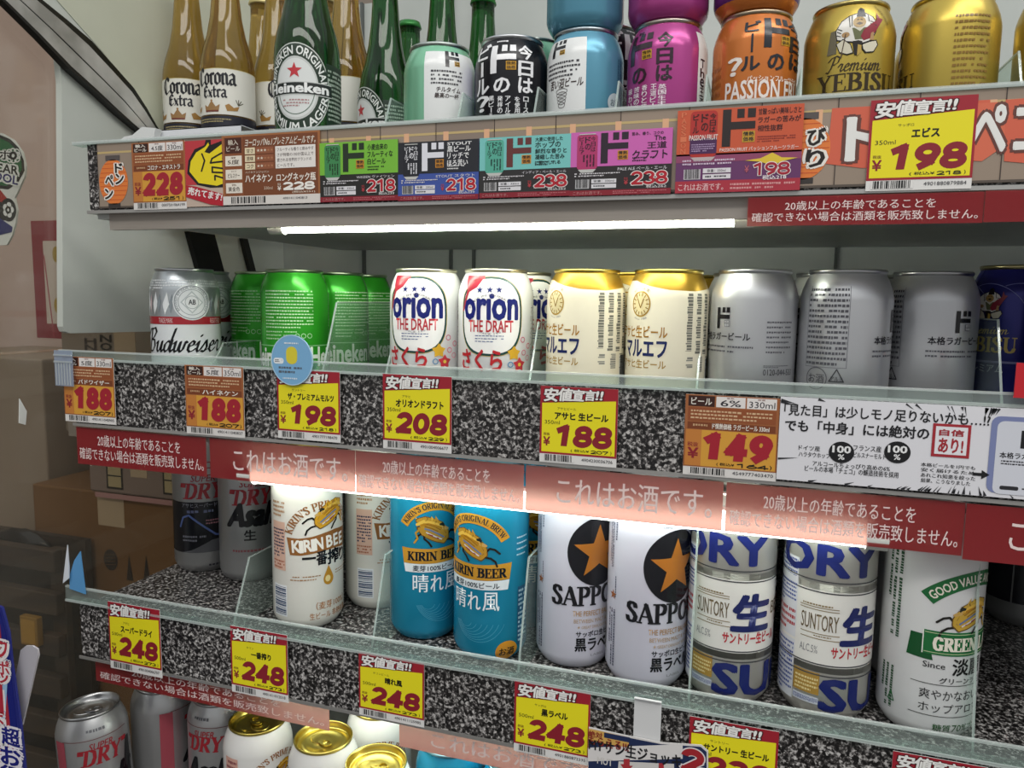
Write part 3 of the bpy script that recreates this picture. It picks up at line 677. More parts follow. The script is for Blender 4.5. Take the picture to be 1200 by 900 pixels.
f.text('ハイネケン', 28, 26, 60, 35, '#f6ece0', .04, 5); f.text('ロングネック瓶', 65, 26, 110, 35, '#f6ece0', .04, 5)
f.text('330ml', 50, 17, 60, 20.5, '#e2cdb6', 0, 5); f.text('税抜', 66, 21, 70, 24, '#e9dccb', 0, 5); f.text('¥', 66, 15.4, 70, 20.4, '#f6ece0', .03, 5)
f.digits('228', 72, 15.4, 109, 25, '#f8f2ea', 5, 0); f.text('(税込¥251)', 83, 11.6, 109, 14.4, '#f2e2ce', .02, 5)
f.rect(0, 0, 115, 10.4, '#e4ded8', 3); f.barcode(8, 1.2, 52, 9.4, bg='#e4ded8', L=4); f.text('4901411040813', 72, 5, 100, 7.6, '#444450', 0, 5)
card('product_card', f, X, YT, Z, w, h, '#a86a3e', 'wide brown card reading 228 in front of the green bottle', 'sign')
# five bright cards with the thick katakana mark
def do_card(bl, br, tl, top, low, lc, tc, lines, price, tax, band_, style, label, can):
    X, Z, w, h = rect_px(bl, br, tl, YT); f = scaled(w, h, 92, 70)
    f.rect(0, 0, 92, 70, low); f.rect(0, 32, 92, 70, top, 2); f.rect(0, 0, 92, 6, '#8c1c2c', 2); f.text('これはお酒です。', 3, 1.2, 30, 4.8, '#c98a8a', .01, 3); f.dashes(40, 1, 88, 5, 2, '#c06a70', 3, mean=2)
    x = 6
    f.rrect(x, 29, x + 19, 67, 3, can, 4); f.poly([(x + 1, 29), (x + 18, 29), (x + 15, 25.5), (x + 4, 25.5)], '#c8c8c4', 4); f.rect(x + 2, 66.6, x + 17, 68, '#c8c8c4', 4)
    f.vtext('今日は', x + 13, 48, x + 17, 65, tc, .02, 5); f.vtext('ドの', x + 7.5, 50, x + 12.5, 65, tc, .03, 5); f.vtext('ビール？', x + 2, 46, x + 6.5, 65, tc, .02, 5); f.dashes(x + 5, 32, x + 17, 45, 4, tc, 5, vertical=True)
    f.dologo(28, 35, 53, 68, lc, L=4, sq='#d08a28')
    for t, a, b_, c, d in lines: f.text(t, a, b_, c, d, tc if style != 'n' else '#f2f2f2', .03, 4)
    f.dashes(57, 35, 76, 41, 2, tc if style != 'n' else '#e0e0e0', 4, mean=1.5)
    f.text(band_, 44, 26.5, 88, 30, '#e8e4ea', .01, 4); f.dashes(4, 20.5, 46, 25.5, 2, '#d8d4d8', 4, mean=2)
    f.barcode(5, 8, 18, 18, bg='#d6d4d6', L=4); f.rect(20, 13.5, 43, 18, '#e4e2e6', 4); f.rect(20, 8, 43, 12.5, '#e4e2e6', 4); f.text('容量：330ml', 22, 14.5, 41, 17.2, '#222226', .01, 5); f.dashes(22, 9, 41, 11.6, 1, '#333338', 5, mean=1.6)
    f.text('税抜', 50, 16.5, 53.5, 19, '#c04048', 0, 4); f.text('¥', 50, 11, 53.5, 16, '#c04048', .03, 4)
    f.digits(price, 56, 10.5, 89, 25, '#b81e2e', 5, .0, .19, ('#efe8e4', .8)); f.text('税込' + tax, 70, 6.6, 88, 10, '#e6e0e0', .02, 7)
    return card('brand_card', f, X, YT - .6, Z, w, h, low, label, 'sign', 'bright cards on the top rail')
do_card((376, 237), (467, 235), (375, 168), '#7cc03c', '#24221f', '#20301c', '#15280f', [('小麦由来の', 57, 59, 80, 66), ('フルーティな', 57, 50.5, 86, 57.5), ('白ビール', 57, 42.5, 78, 49.5)], '218', '239', 'WEIZEN ヴァイツェン', 'g', 'bright green card reading 218 on the top rail', '#3f8a52')
do_card((467, 236), (561, 233), (467, 168), '#23242c', '#3d55a4', '#e8e8f0', '#e9e9ee', [('黒ビール', 57, 56, 83, 63), ('リッチで', 57, 48, 81, 55), ('ほろ苦い', 57, 40, 80, 47), ('STOUT', 57, 64, 84, 67.5)], '218', '239', 'STOUT スタウト', 'n', 'dark card with white lettering reading 218 above a blue band', '#1c1d26')
do_card((562, 233), (668, 229), (561, 163), '#7ccac6', '#2c2a2a', '#6a3230', '#10302e', [('大麦に使用した', 57, 63, 84, 67.5), ('ホップの', 57, 55.5, 82, 62.5), ('鮮烈な香りと', 57, 49, 88, 54.5), ('凝縮した苦み', 57, 42.5, 86, 48), ('に酔いしれる', 57, 36.5, 82, 41)], '238', '262', 'インディア・ペール・エール', 't', 'pale teal card reading 238 left of the pink card', '#58b09a')
do_card((668, 231), (786, 226), (667, 157), '#d468b8', '#2b2527', '#2c1c2c', '#2a1028', [('The', 76, 57.5, 86, 62.5), ('王道', 70, 49, 87, 56), ('クラフト', 57, 38, 88, 47.5), ('苦み、香り、コクの', 56, 63.5, 84, 67)], '238', '262', 'PALE ALE ペール・エール', 'p', 'pink card reading 238 right of the teal card', '#b8386e')
# passion fruit card
X, Z, w, h = rect_px((791, 228), (937, 222), (788, 132), YT); f = scaled(w, h, 146, 98)
f.rect(0, 0, 146, 98, '#6a3668'); f.rect(0, 44, 146, 98, '#cf5a38', 2); f.rect(0, 36, 146, 46, '#94466a', 2); f.rect(0, 0, 146, 14, '#b03040', 3)
f.text('これはお酒です。', 4, 2.5, 58, 11, '#ecc6c6', .02, 4); f.dashes(66, 2, 140, 11, 2, '#dc9a9a', 4, mean=2.4)
f.rrect(16, 42, 48, 96, 5, '#b8302a', 4); f.rect(16, 46, 48, 64, '#4a2454', 5); f.poly([(17, 42), (47, 42), (43, 38), (22, 38)], '#c4b4b4', 5)
f.vtext('今日は', 39, 70, 46, 93, '#3a1414', .03, 6); f.vtext('ドの', 29, 72, 37, 93, '#3a1414', .03, 6); f.vtext('ビール', 19, 70, 26, 93, '#3a1414', .03, 6); f.text('PASSION FRUIT', 15, 62, 49, 68, '#f0dcd4', .03, 6); f.dashes(18, 48, 46, 58, 4, '#b49ac0', 6, mean=2)
f.vtext('PASSION', 5, 46, 11, 96, '#e07a54', .02, 4)
f.dologo(54, 53, 92, 96, '#2a2020', L=4)
for i, t in enumerate(('甘酸っぱい美味しさと', 'ラガーの苦みが', '相性抜群')): f.text(t, 95, 88 - i * 9.5, 95 + min(48, 7 * len(t)), 95 - i * 9.5, '#43181a', .03, 4)
f.dashes(95, 56, 138, 64, 3, '#8a2c24', 4, mean=1.8)
f.text('PASSION FRUIT パッションフルーツラガー', 52, 47, 142, 52, '#f2e2dc', .02, 5)
f.dashes(8, 32, 70, 40, 2, '#d8c2d8', 4, mean=2.2); f.barcode(10, 16, 30, 28, bg='#d8d2d8', L=4); f.rect(33, 23, 66, 28.5, '#e4dfe4', 4); f.rect(33, 16, 66, 21.5, '#e4dfe4', 4); f.text('容量：330ml', 38, 24, 60, 27.5, '#2a2630', .01, 5); f.dashes(36, 17, 63, 20.5, 1, '#3a3640', 5, mean=2)
f.poly([(82, 36), (100, 38), (113, 44), (124, 38), (142, 37), (126, 34), (113, 29), (100, 34)], '#e8c83c', 4)
f.text('¥', 82, 22, 87, 30, '#c06070', .02, 5); f.digits('198', 91, 18, 134, 33, '#a81e34', 5, 0, .2, ('#f0e6e4', .9)); f.text('税込218', 103, 13, 130, 18, '#f2e8ea', .03, 7)
card('brand_card', f, X, YT - 1.4, Z, w, h, '#6a3668', 'large orange and purple card reading 198 below the orange can', 'sign', 'bright cards on the top rail')
yellow_tag((1014, 224), (1138, 221), (1018, 118), YT, '198', '218', 'サッポロ', 'エビス', '350ml', 'yellow price tag reading 198 on top rail below the gold cans', '4901880879884')
# middle rail
brown_tag((77, 495), (136, 496), (92, 420), YM, '188', '207', '輸入ビール', '5度', '330ml', 'バドワイザー', 'brown price tag reading 188 at the left end of middle rail', '4901411040905')
brown_tag((219, 508), (287, 513), (223, 428), YM, '188', '207', '輸入ビール', '5度', '350ml', 'ハイネケン', 'brown price tag reading 188 left of the round blue sticker', '4901411040837')
yellow_tag((326, 514), (399, 518), (330, 434), YM, '198', '218', 'サントリー', 'ザ・プレミアムモルツ', '350ml', 'yellow price tag reading 198 partly under the round blue sticker', '4901777198470')
yellow_tag((449, 525), (529, 532), (453, 438), YM, '208', '229', 'アサヒ', 'オリオンドラフト', '350ml', 'yellow price tag reading 208 on the middle rail', '4901004006677')
yellow_tag((632, 541), (722, 548), (635, 452), YM, '188', '207', 'アサヒビール', 'アサヒ 生ビール', '350ml', 'yellow price tag reading 188 on the middle rail', '4904230036706')
brown_tag((800, 554), (909, 566), (804, 460), YM, '149', '164', 'ビール', '6%', '330ml', 'ド情熱価格 ラガービール 330ml', 'brown price tag reading 149 left of the long white sign', '4549777403470')
# long white sign
yS = YM - 1.0; X0 = at(912, 520, yS).x; Z0 = -122.6; wS = at(1158, 540, yS).x - X0 + 50; hS = 58.4
f = Flat(); f.ref = lambda px, py: (at(px, py, yS).x - X0, at(px, py, yS).z - Z0)
rr = random.Random(11)
for i in range(64):
    a = rr.uniform(0, 2 * math.pi); ca, sa = math.cos(a), math.sin(a); cx, cy = 118, 29
    t = min(118 / max(abs(ca), 1e-6), 29 / max(abs(sa), 1e-6)) - .3; k = t - (rr.uniform(6, 18) if ca < -.5 and abs(ca) * 29 > abs(sa) * 118 else rr.uniform(2.5, 7)); wd = rr.uniform(.3, 1.1)
    f.poly([(cx + ca * k, cy + sa * k), (cx + ca * t - sa * wd, cy + sa * t + ca * wd), (cx + ca * t + sa * wd, cy + sa * t - ca * wd)], '#2a2a2e', 2)
K = '#18181c'
for t, x0, y0, x1, y1, bd in (('「見た目」は少しモノ足りないかも…!?', 919, 479, 1161, 493, .03), ('でも「中身」には絶対の', 920, 496, 1089, 510, .04), ('ドイツ産', 936, 522, 961, 528, .02), ('ハラタウホップ', 936, 530, 973, 536, .02), ('フランス産', 1000, 522, 1033, 529, .02), ('ピルスナーモルト', 1000, 531, 1038, 537, .02), ('アルコールちょっぴり高めの6%', 952, 543, 1043, 549, .02), ('ビールの本場「チェコ」の醸造技術を採用', 943, 549, 1053, 556, .02), ('本格ビールを1円でも', 1079, 544, 1143, 548.5, .025), ('安く届けるため', 1079, 550, 1143, 554.5, .025), ('あれこれ知恵を絞った', 1079, 556, 1143, 561, .025), ('結果、こうなりました', 1079, 562, 1137, 567, .025)):
    a, b_, c, d = f.pbox(x0, y0, x1, y1); f.text(t, a, b_, c, d, K, bd, 3)
for x in (986, 1051.5):
    u, v = f.ref(x, 530); f.ell(u, v, 8, 7.4, '#151518', 3); f.text('100', u - 5.6, v - .3, u + 5.6, v + 4.4, '#f0f0f0', .05, 4); f.text('%', u - 2, v - 5, u + 2, v - 1.4, '#f0f0f0', .03, 4)
a, b_, c, d = f.pbox(1092, 497, 1137, 536); f.rect(a, b_, c, d, '#a92a34', 3); f.rect(a + 1.8, b_ + 1.8, c - 1.8, d - 1.8, '#eceaee', 4)
f.text('自信', a + 4, b_ + 14.2, c - 4, d - 3.6, '#a92a34', .05, 5); f.text('あり!', a + 4, b_ + 3.2, c - 4, b_ + 12.4, '#a92a34', .05, 5)
u, v = f.ref(1150, 556); f.poly([(u - 5, v - 1), (u, v - 1), (u, v - 3), (u + 4.5, v), (u, v + 3), (u, v + 1), (u - 5, v + 1)], K, 3)
u, v = f.ref(1158, 540); f.rrect(u, 3.0, u + 44, 53, 5, '#7f88b4', 3); f.rrect(u + 3.5, 2.5, u + 40.5, 50, 4, '#d9dbe4', 4)
f.dologo(u + 17, 33, u + 29, 44.5, K, L=5, sq='#55555c'); f.text('本格ラガービール', u + 6, 26, u + 38, 30, K, .03, 5); f.dashes(u + 7, 21.5, u + 37, 25, 2, '#33333a', 5, mean=1.4); f.rrect(u + 7.5, 5.5, u + 18, 8, 1, '#2a2a2e', 5); f.dashes(u + 20, 5.6, u + 36, 7.8, 1, '#33333a', 5, mean=2)
f.warp = None
o = card('shelf_sign', f, X0, yS, Z0, wS, hS, '#e6e5ea', 'long white sign with black speed lines and a red square stamp', 'sign')
# round sticker and clips on the middle rail
u = at(342, 422, YM - 2.4); f = Flat()
f.ell(0, 0, 20.5, 21.6, '#7fb4dc', 1, 40); f.ring(0, 0, 20.5, 21.6, .8, '#b8d6ea', 2, 40); f.rrect(-5.5, -3.5, 5.5, 11.5, 5, '#e2d23c', 2)
f.rrect(-18, -3.5, -8, 1.5, 2.2, '#eef2f4', 2); f.dashes(-16.5, -2.4, -9.5, .3, 2, '#333a44', 3, mean=1.6); f.dashes(-13, -12, 13, -5, 2, '#5a6470', 3, mean=2.4); f.dashes(-7, 13, 9, 15.5, 1, '#e8eef2', 3, mean=2); f.dashes(-9, -17, 9, -14.5, 1, '#d8e6f0', 3, mean=1.5)
card('round_sticker', f, u.x, YM - 2.4, u.z, 1, 1, '#8fbce0', 'round pale blue sticker with a yellow patch on the middle rail', 'sticker', t=.6, outline=[(20.5 * math.cos(i * math.pi / 20), 21.6 * math.sin(i * math.pi / 20)) for i in range(40)])
a = at(72, 452, YM - 3)
b = MB(); b.box(0, -1, 0, 22, 0, 34, clear_mat('clip_plastic', '#e4ecf6', .35, .12, '#c8d4e8'))
for k in range(6): b.box(2 + k * 3.4, -1.8, 1, 2.8 + k * 3.4, -1, 22, EDGE)
b.box(0, -2, 22.5, 22, -1, 24, EDGE); b.box(0, -2, 29, 22, -1, 30.2, EDGE)
tag(b.link('label_holder', W3(a.x - 6, YM - 3.2, a.z)), 'clear ribbed plastic label holder clipped on left end of middle rail', 'label holder')
a = at(1188, 466, YM - 5); b = MB(); b.box(0, 0, 0, 42, 1.2, 22, mat('#c8202c')); tag(b.link('red_card', W3(a.x, YM - 5, a.z)), 'plain red card standing on middle rail at the right edge', 'card')
# lower rail
yellow_tag((130, 785), (190, 792), (131, 708), YB, '248', '273', 'アサヒ', 'スーパードライ', '500ml', 'yellow price tag reading 248 leftmost on the lower rail', '4901004006707')
yellow_tag((272, 812), (338, 822), (271, 735), YB, '248', '273', 'キリン', '一番搾り', '500ml', 'yellow price tag reading 248 below the white can with the brown banner', '4901411012018')
yellow_tag((421, 838), (497, 852), (421, 765), YB, '248', '273', 'キリンビール', '晴れ風', '500ml', 'yellow price tag reading 248 below the blue cans', '4901411125985')
yellow_tag((602, 880), (690, 897), (603, 798), YB, '248', '273', 'サッポロ', '黒ラベル', '500ml', 'yellow price tag reading 248 below the cans with an orange star', '4901880872335')
X, Z, w, h = rect_px((805, 920), (908, 940), (807, 836), YB)
yellow_tag((805, 922), (908, 945), (807, 838), YB, '238', '261', 'サントリー', 'サントリー 生ビール', '500ml', 'yellow price tag behind the drink poster on the lower rail', '4901777395121')
yellow_tag((1040, 966), (1150, 990), (1040, 878), YB, '208', '228', 'キリン', '淡麗', '500ml', 'yellow price tag with only its red header showing below green can', '4901411006994')
# white tape over the lower rail and the drink poster
a = at(742, 865, YB - 1.2); b = MB(); b.box(0, 0, 0, 20.5, .5, 34, mat('#dcdcdc')); b.box(0, -2.4, 33.5, 20.5, .5, 34, mat('#dcdcdc'))
tag(b.link('white_tape', W3(a.x, YB - 1.4, a.z)), 'short white tape hanging over the lower rail', 'tape')
yP = YB - 3.2; X0 = at(688, 880, yP).x; Z0 = at(700, 950, yP).z; f = Flat(); f.ref = lambda px, py: (at(px, py, yP).x - X0, at(px, py, yP).z - Z0)
ol = [f.ref(*p) for p in ((688, 960), (830, 985), (830, 880), (822, 873), (775, 870), (735, 862), (690, 852))]
f.ppoly([(689, 955), (828, 980), (828, 881), (821, 875), (775, 872), (735, 864), (690, 854)], '#1f2d54', 1)
f.ppoly([(690, 853.5), (737, 864), (737, 876), (690, 868)], '#d8aa5a', 2); f.ppoly([(708, 858), (738, 864), (738, 870), (708, 864)], '#1f2d54', 3)
f.ppoly([(689, 876), (800, 872), (800, 889), (689, 892)], '#e2dedc', 2)
for t, x0, y0, x1, y1, c in (('絶対', 690, 857, 706, 864, '#8a2a24'), ('もらえる!!!', 690, 866, 737, 876, '#8a2a24'), ('MYサン生ジョッキ', 690, 874, 799, 889, '#17181e')): f.ptext(t, x0, y0, x1, y1, c, bold=.04, L=5)
a, b_, c2, d = f.pbox(797, 877, 826, 906); f.digits('2', a, b_, c2, d, '#a8262e', 5, 0, .27, ('#e6dede', 1))
f.ppoly([(725, 892), (790, 895), (790, 930), (722, 925)], '#d8d4d0', 2); f.ppoly([(731, 889), (738, 889), (738, 897), (742, 897), (734, 905), (727, 895), (731, 895)], '#b03038', 4); f.ppoly([(772, 894), (778, 894), (778, 910), (772, 910)], '#b03038', 4)
f.ptext('MUT', 700, 888, 718, 896, '#d8d4d0', bold=.03, L=4)
card('drink_poster', f, X0, yP, Z0, 1, 1, '#e0dcda', 'dark blue poster with a white slanted band in front of yellow tag', 'poster', t=.6, outline=ol[::1])
# red warning strips
def strip(xl, yl, xr, Y, Ztop, h, txt, label, mat_=STRIP, textc='#f0dcd8', xpad=0):
    A = at(xl, yl, Y).x; Bx = at(xr, yl, Y).x if isinstance(xr, (int, float)) else A + xr[0]
    w = Bx - A; f = Flat()
    if txt == 1: f.text('これはお酒です。', w * .17, h * .22, w * .95, h * .80, textc, .015, 1)
    elif txt == 2: f.text('20歳以上の年齢であることを', w * .17, h * .52, w * .81, h * .84, textc, .012, 1); f.text('確認できない場合は酒類を販売致しません。', w * .02, h * .14, w * .98, h * .46, textc, .012, 1)
    return card('warning_strip', f, A, Y, Ztop - h, w, h, mat_, label, 'sign', 'red warning strips', t=.4)
Y = 551.5
strip(876, 250, 1152, 550, 72.0, 19.4, 2, 'red strip with two lines of white text below the top rail')
strip(1153, 250, (150,), 549.4, 72.3, 19.4, 1, 'red strip at the right edge below the top rail')
strip(90, 515, 241, Y, -129.0, 36.4, 2, 'red strip at the left end below the middle rail')
strip(246, 530, 416, Y, -129.0, 36.4, 1, 'red strip above the silver cans, second from the left end')
strip(417, 550, 614, Y, -129.0, 36.4, 2, 'red strip with two text lines above the blue cans')
strip(616, 570, 848, Y, -129.0, 36.4, 1, 'red strip with one line above the orange star cans')
strip(850, 600, 1131, Y, -129.0, 36.4, 2, 'red strip with two text lines above the banded cans')
strip(1131, 615, (152,), Y - 1, -129.2, 38, 1, 'red strip below the middle rail at the right edge')
strip(112, 780, 385, 554, -364.6, 24, 2, 'dim red strip below the left end of the lower rail')
strip(468, 870, 705, 554, -364.6, 24, 1, 'red strip with one line below the lower rail, above blue lids')
strip(706, 900, (160,), 554, -364.6, 24, 2, 'red strip below the lower rail behind the drink poster')

# clear dividers
def divider(X, Y, Zf, hgt, dep, run, label, grp):
    t = tag(empty('shelf_divider', W3(X, Y, Zf)), label, 'divider', grp)
    pts = [(0, .3), (dep, .3), (dep, hgt), (run, hgt), (0, 4)]
    b = MB(); b.prism(pts, 'x', -.6, .6, CLEAR); b.link('panel', (0, 0, 0), t)
    b = MB(); n = math.hypot(run, hgt - 4)
    ox, oz = (hgt - 4) / n * 1.0, -run / n * 1.0
    b.prism([(0, 4), (run, hgt), (run + ox, hgt + oz), (ox, 4 + oz)], 'x', -.75, .75, EDGE); b.link('front_edge', (0, 0, 0), t)
    b = MB(); b.prism([(run, hgt), (dep, hgt), (dep, hgt - 1), (run, hgt - 1)], 'x', -.7, .7, EDGE); b.link('top_edge', (0, 0, 0), t)
# ================================================================== CANS
def canref(X, Y, Zf, R=33.0):
    def fn(px, py):
        d = ray(px, py); a = d.x * d.x + d.y * d.y; b = d.x * X + d.y * Y; c = X * X + Y * Y - R * R
        disc = b * b - a * c
        t = (b - math.sqrt(disc)) / a if disc > 0 else b / a
        x, y = d.x * t - X, d.y * t - Y
        return R * math.atan2(x, -y), d.z * t - Zf
    return fn
def can_profile(H, grooves=()):
    p = [(0, 4), (21, 4), (23.5, .8), (25.5, 0), (28, 2), (31.8, 8), (33, 12)]
    for g in grooves: p += [(33, g - 2.2), (32.1, g - 1), (32.1, g + 1), (33, g + 2.2)]
    return p + [(33, H - 23), (32.7, H - 20), (31.4, H - 14.5), (29.0, H - 8), (27.4, H - 5), (26.6, H - 3.4)]
def prof_fn(p):
    q = [a for a in p if a[0] > 24 and a[1] >= 0]
    def fn(v):
        if v <= q[0][1]: return q[0][0]
        for (r0, z0), (r1, z1) in zip(q, q[1:]):
            if z0 <= v <= z1: return r0 + (r1 - r0) * (v - z0) / max(z1 - z0, 1e-6)
        return q[-1][0]
    return fn
KIND = {}
def can_kind(key, H, body, lidc, art, grooves=(), lidfin='m', zs=1.0):
    prof = can_profile(H, grooves); V = []; Fc = []; MI = []; mats = []
    bands = [(z, slot(mats, mat(c, fn))) for z, c, fn in body]
    if len(bands) > 1:      # make sure a ring sits on each colour change
        pf = prof_fn(prof); prof = sorted(set(prof + [(pf(z), z) for z, _ in bands[:-1] if 12 < z < H - 4]), key=lambda t: (t[1], t[0]) if t[1] > 5 else (t[1] - 100 + (0 if t[0] < 22 else 1) * 0, t[0]))
        prof = can_profile(H, grooves)[:7] + [t for t in prof if t[1] > 12]
    def mi(k):
        zc = (prof[k][1] + prof[k + 1][1]) / 2
        for z, i in bands:
            if zc <= z: return i
        return bands[-1][1]
    lathe(prof, 44, V, Fc, MI, mi)
    wrap_into(art, prof_fn(prof), V, Fc, MI, mats, 33.0, 4.0, (9, 12.2, H - 23, H - 19, H - 14.5, H - 11, H - 8, H - 5))
    if zs != 1: V = [(x, y, z * zs) for x, y, z in V]
    bm_ = mk('can_body', V, Fc, MI, mats)
    V = []; Fc = []; MI = []; lathe([(26.6, H - 3.4), (27.5, H - 2.6), (27.8, H - 1.2), (27.3, H - .1), (26.4, H - .3), (25.7, H - 3), (25.2, H - 6.2), (24.2, H - 7), (22.8, H - 6.2), (22.2, H - 5.4), (17, H - 5.4), (16.5, H - 5.8), (9, H - 5.8), (0, H - 5.8)], 40, V, Fc, MI, 0)
    if zs != 1: V = [(x, y, z * zs) for x, y, z in V]
    lid = mk('can_lid', V, Fc, MI, [mat(lidc, lidfin)])
    b = MB(); m_ = mat(lidc, lidfin)      # pull tab with its ring and rivet
    ro = [(3 + 8.5 * math.cos(t * math.pi / 8), 5.6 * math.sin(t * math.pi / 8)) for t in range(16)]; ri = [(6.2 + 3.6 * math.cos(t * math.pi / 8), 3.4 * math.sin(t * math.pi / 8)) for t in range(16)]
    z0, z1 = H - 5.0, H - 3.9; v = [(x, y, z1) for x, y in ro] + [(x, y, z1) for x, y in ri] + [(x, y, z0) for x, y in ro] + [(x, y, z0) for x, y in ri]; fs = []
    for i in range(16):
        j = (i + 1) % 16; fs += [(i, j, 16 + j, 16 + i), (32 + j, 32 + i, 48 + i, 48 + j), (i, 32 + i, 32 + j, j), (16 + j, 48 + j, 48 + i, 16 + i)]
    b.face_add(v, fs, m_); b.tube((0, 0, H - 5.6), (0, 0, H - 3.4), 2.1, m_, 12)
    rg = [(-6 + 10 * math.cos(t * math.pi / 12), 8.5 * math.sin(t * math.pi / 12)) for t in range(24)]
    v = [(x, y, H - 5.5) for x, y in rg] + [((x + 6) * .94 - 6, y * .94, H - 5.0) for x, y in rg]; b.face_add(v, [(i, (i + 1) % 24, 24 + (i + 1) % 24, 24 + i) for i in range(24)], m_)
    KIND[key] = (bm_, lid, b.mesh('pull_tab'), H)
def can(key, X, Y, Z, rot, label, group, tabrot=None, tilt=None):
    bm_, lid, tab, H = KIND[key]
    t = tag(empty('beer_can', W3(X, Y, Z + .6)), label, 'can', group); t.rotation_euler = (tilt[0] if tilt else 0, tilt[1] if tilt else 0, rot)
    link('can_body', bm_, (0, 0, 0), t); l = link('can_lid', lid, (0, 0, 0), t); p = link('pull_tab', tab, (0, 0, 0), l)
    if tabrot is not None: l.rotation_euler = (0, 0, tabrot - rot)
    return t
def turn(refxy, feat, newxy, npx):
    """angle between a feature on the reference can and where it sits on another can"""
    a = canref(*refxy)(*feat)[0]; b = canref(*newxy)(*npx)[0]; return (b - a) / 33.0
def A(ref): f = Flat('g'); f.ref = canref(*ref); return f
def beast(f, cx, cy, s, flip=1, gold='#d29a22', L=3):
    """leaping long-maned beast emblem"""
    q = lambda pts: [(cx + flip * (x - 650) / 400 * s, cy + (455 - y) / 400 * s) for x, y in pts]
    P = lambda pts, c, l: f.poly(q(pts), c, L + l)
    N = lambda pts, w, c, l: f.line(q(pts), w * s, c, L + l)
    N([(600, 345), (715, 285), (850, 245), (955, 275)], .20, '#6a4c1c', 0); N([(560, 395), (502, 480), (500, 560), (565, 622), (680, 585), (780, 540), (890, 475), (945, 390)], .16, '#6a4c1c', 0)
    N([(605, 345), (720, 285), (850, 247), (950, 277)], .15, gold, .3); N([(600, 378), (730, 318), (870, 285), (965, 335)], .12, '#e0b448', .5); N([(590, 405), (700, 362), (800, 330), (905, 345)], .09, '#b07a18', .7)
    N([(560, 400), (505, 482), (504, 556), (566, 615), (680, 580), (780, 535), (885, 470), (935, 395)], .11, gold, .9)
    P([(520, 520), (570, 420), (700, 330), (860, 290), (940, 330), (890, 440), (780, 520), (660, 570), (570, 600)], gold, .6)
    for k in range(6): P([(640 + k * 58, 300 - k * 8), (700 + k * 60, 205 + k * 4), (700 + k * 56, 290 - k * 6)], '#e0b448' if k % 2 else gold, .45)
    N([(570, 545), (660, 485), (770, 425), (850, 400)], .07, '#6f7a98', 1.0); N([(600, 575), (700, 525), (830, 455)], .05, '#d8d2d0', 1.2); N([(650, 560), (740, 512), (800, 486)], .05, '#963a42', 1.3); N([(660, 450), (750, 398), (850, 362)], .035, '#8a5a1c', 1.1); N([(620, 430), (720, 366), (840, 322)], .03, '#8a5a1c', 1.1)
    N([(930, 405), (990, 465), (962, 550), (1010, 615)], .07, gold, .6)
    P([(472, 425), (505, 402), (560, 372), (600, 380), (590, 425), (530, 440), (495, 446)], '#c9a25c', 1.2)
    P([(556, 390), (552, 350), (585, 318), (640, 338), (628, 362), (596, 368)], '#23261c', 1.4)
    for a in ([(500, 520), (440, 464), (372, 480), (300, 540)], [(510, 590), (425, 608), (362, 655), (338, 722)], [(865, 500), (862, 555), (800, 610), (756, 674)], [(900, 470), (950, 505), (985, 560)]): N(a, .075, '#22201a', .2)
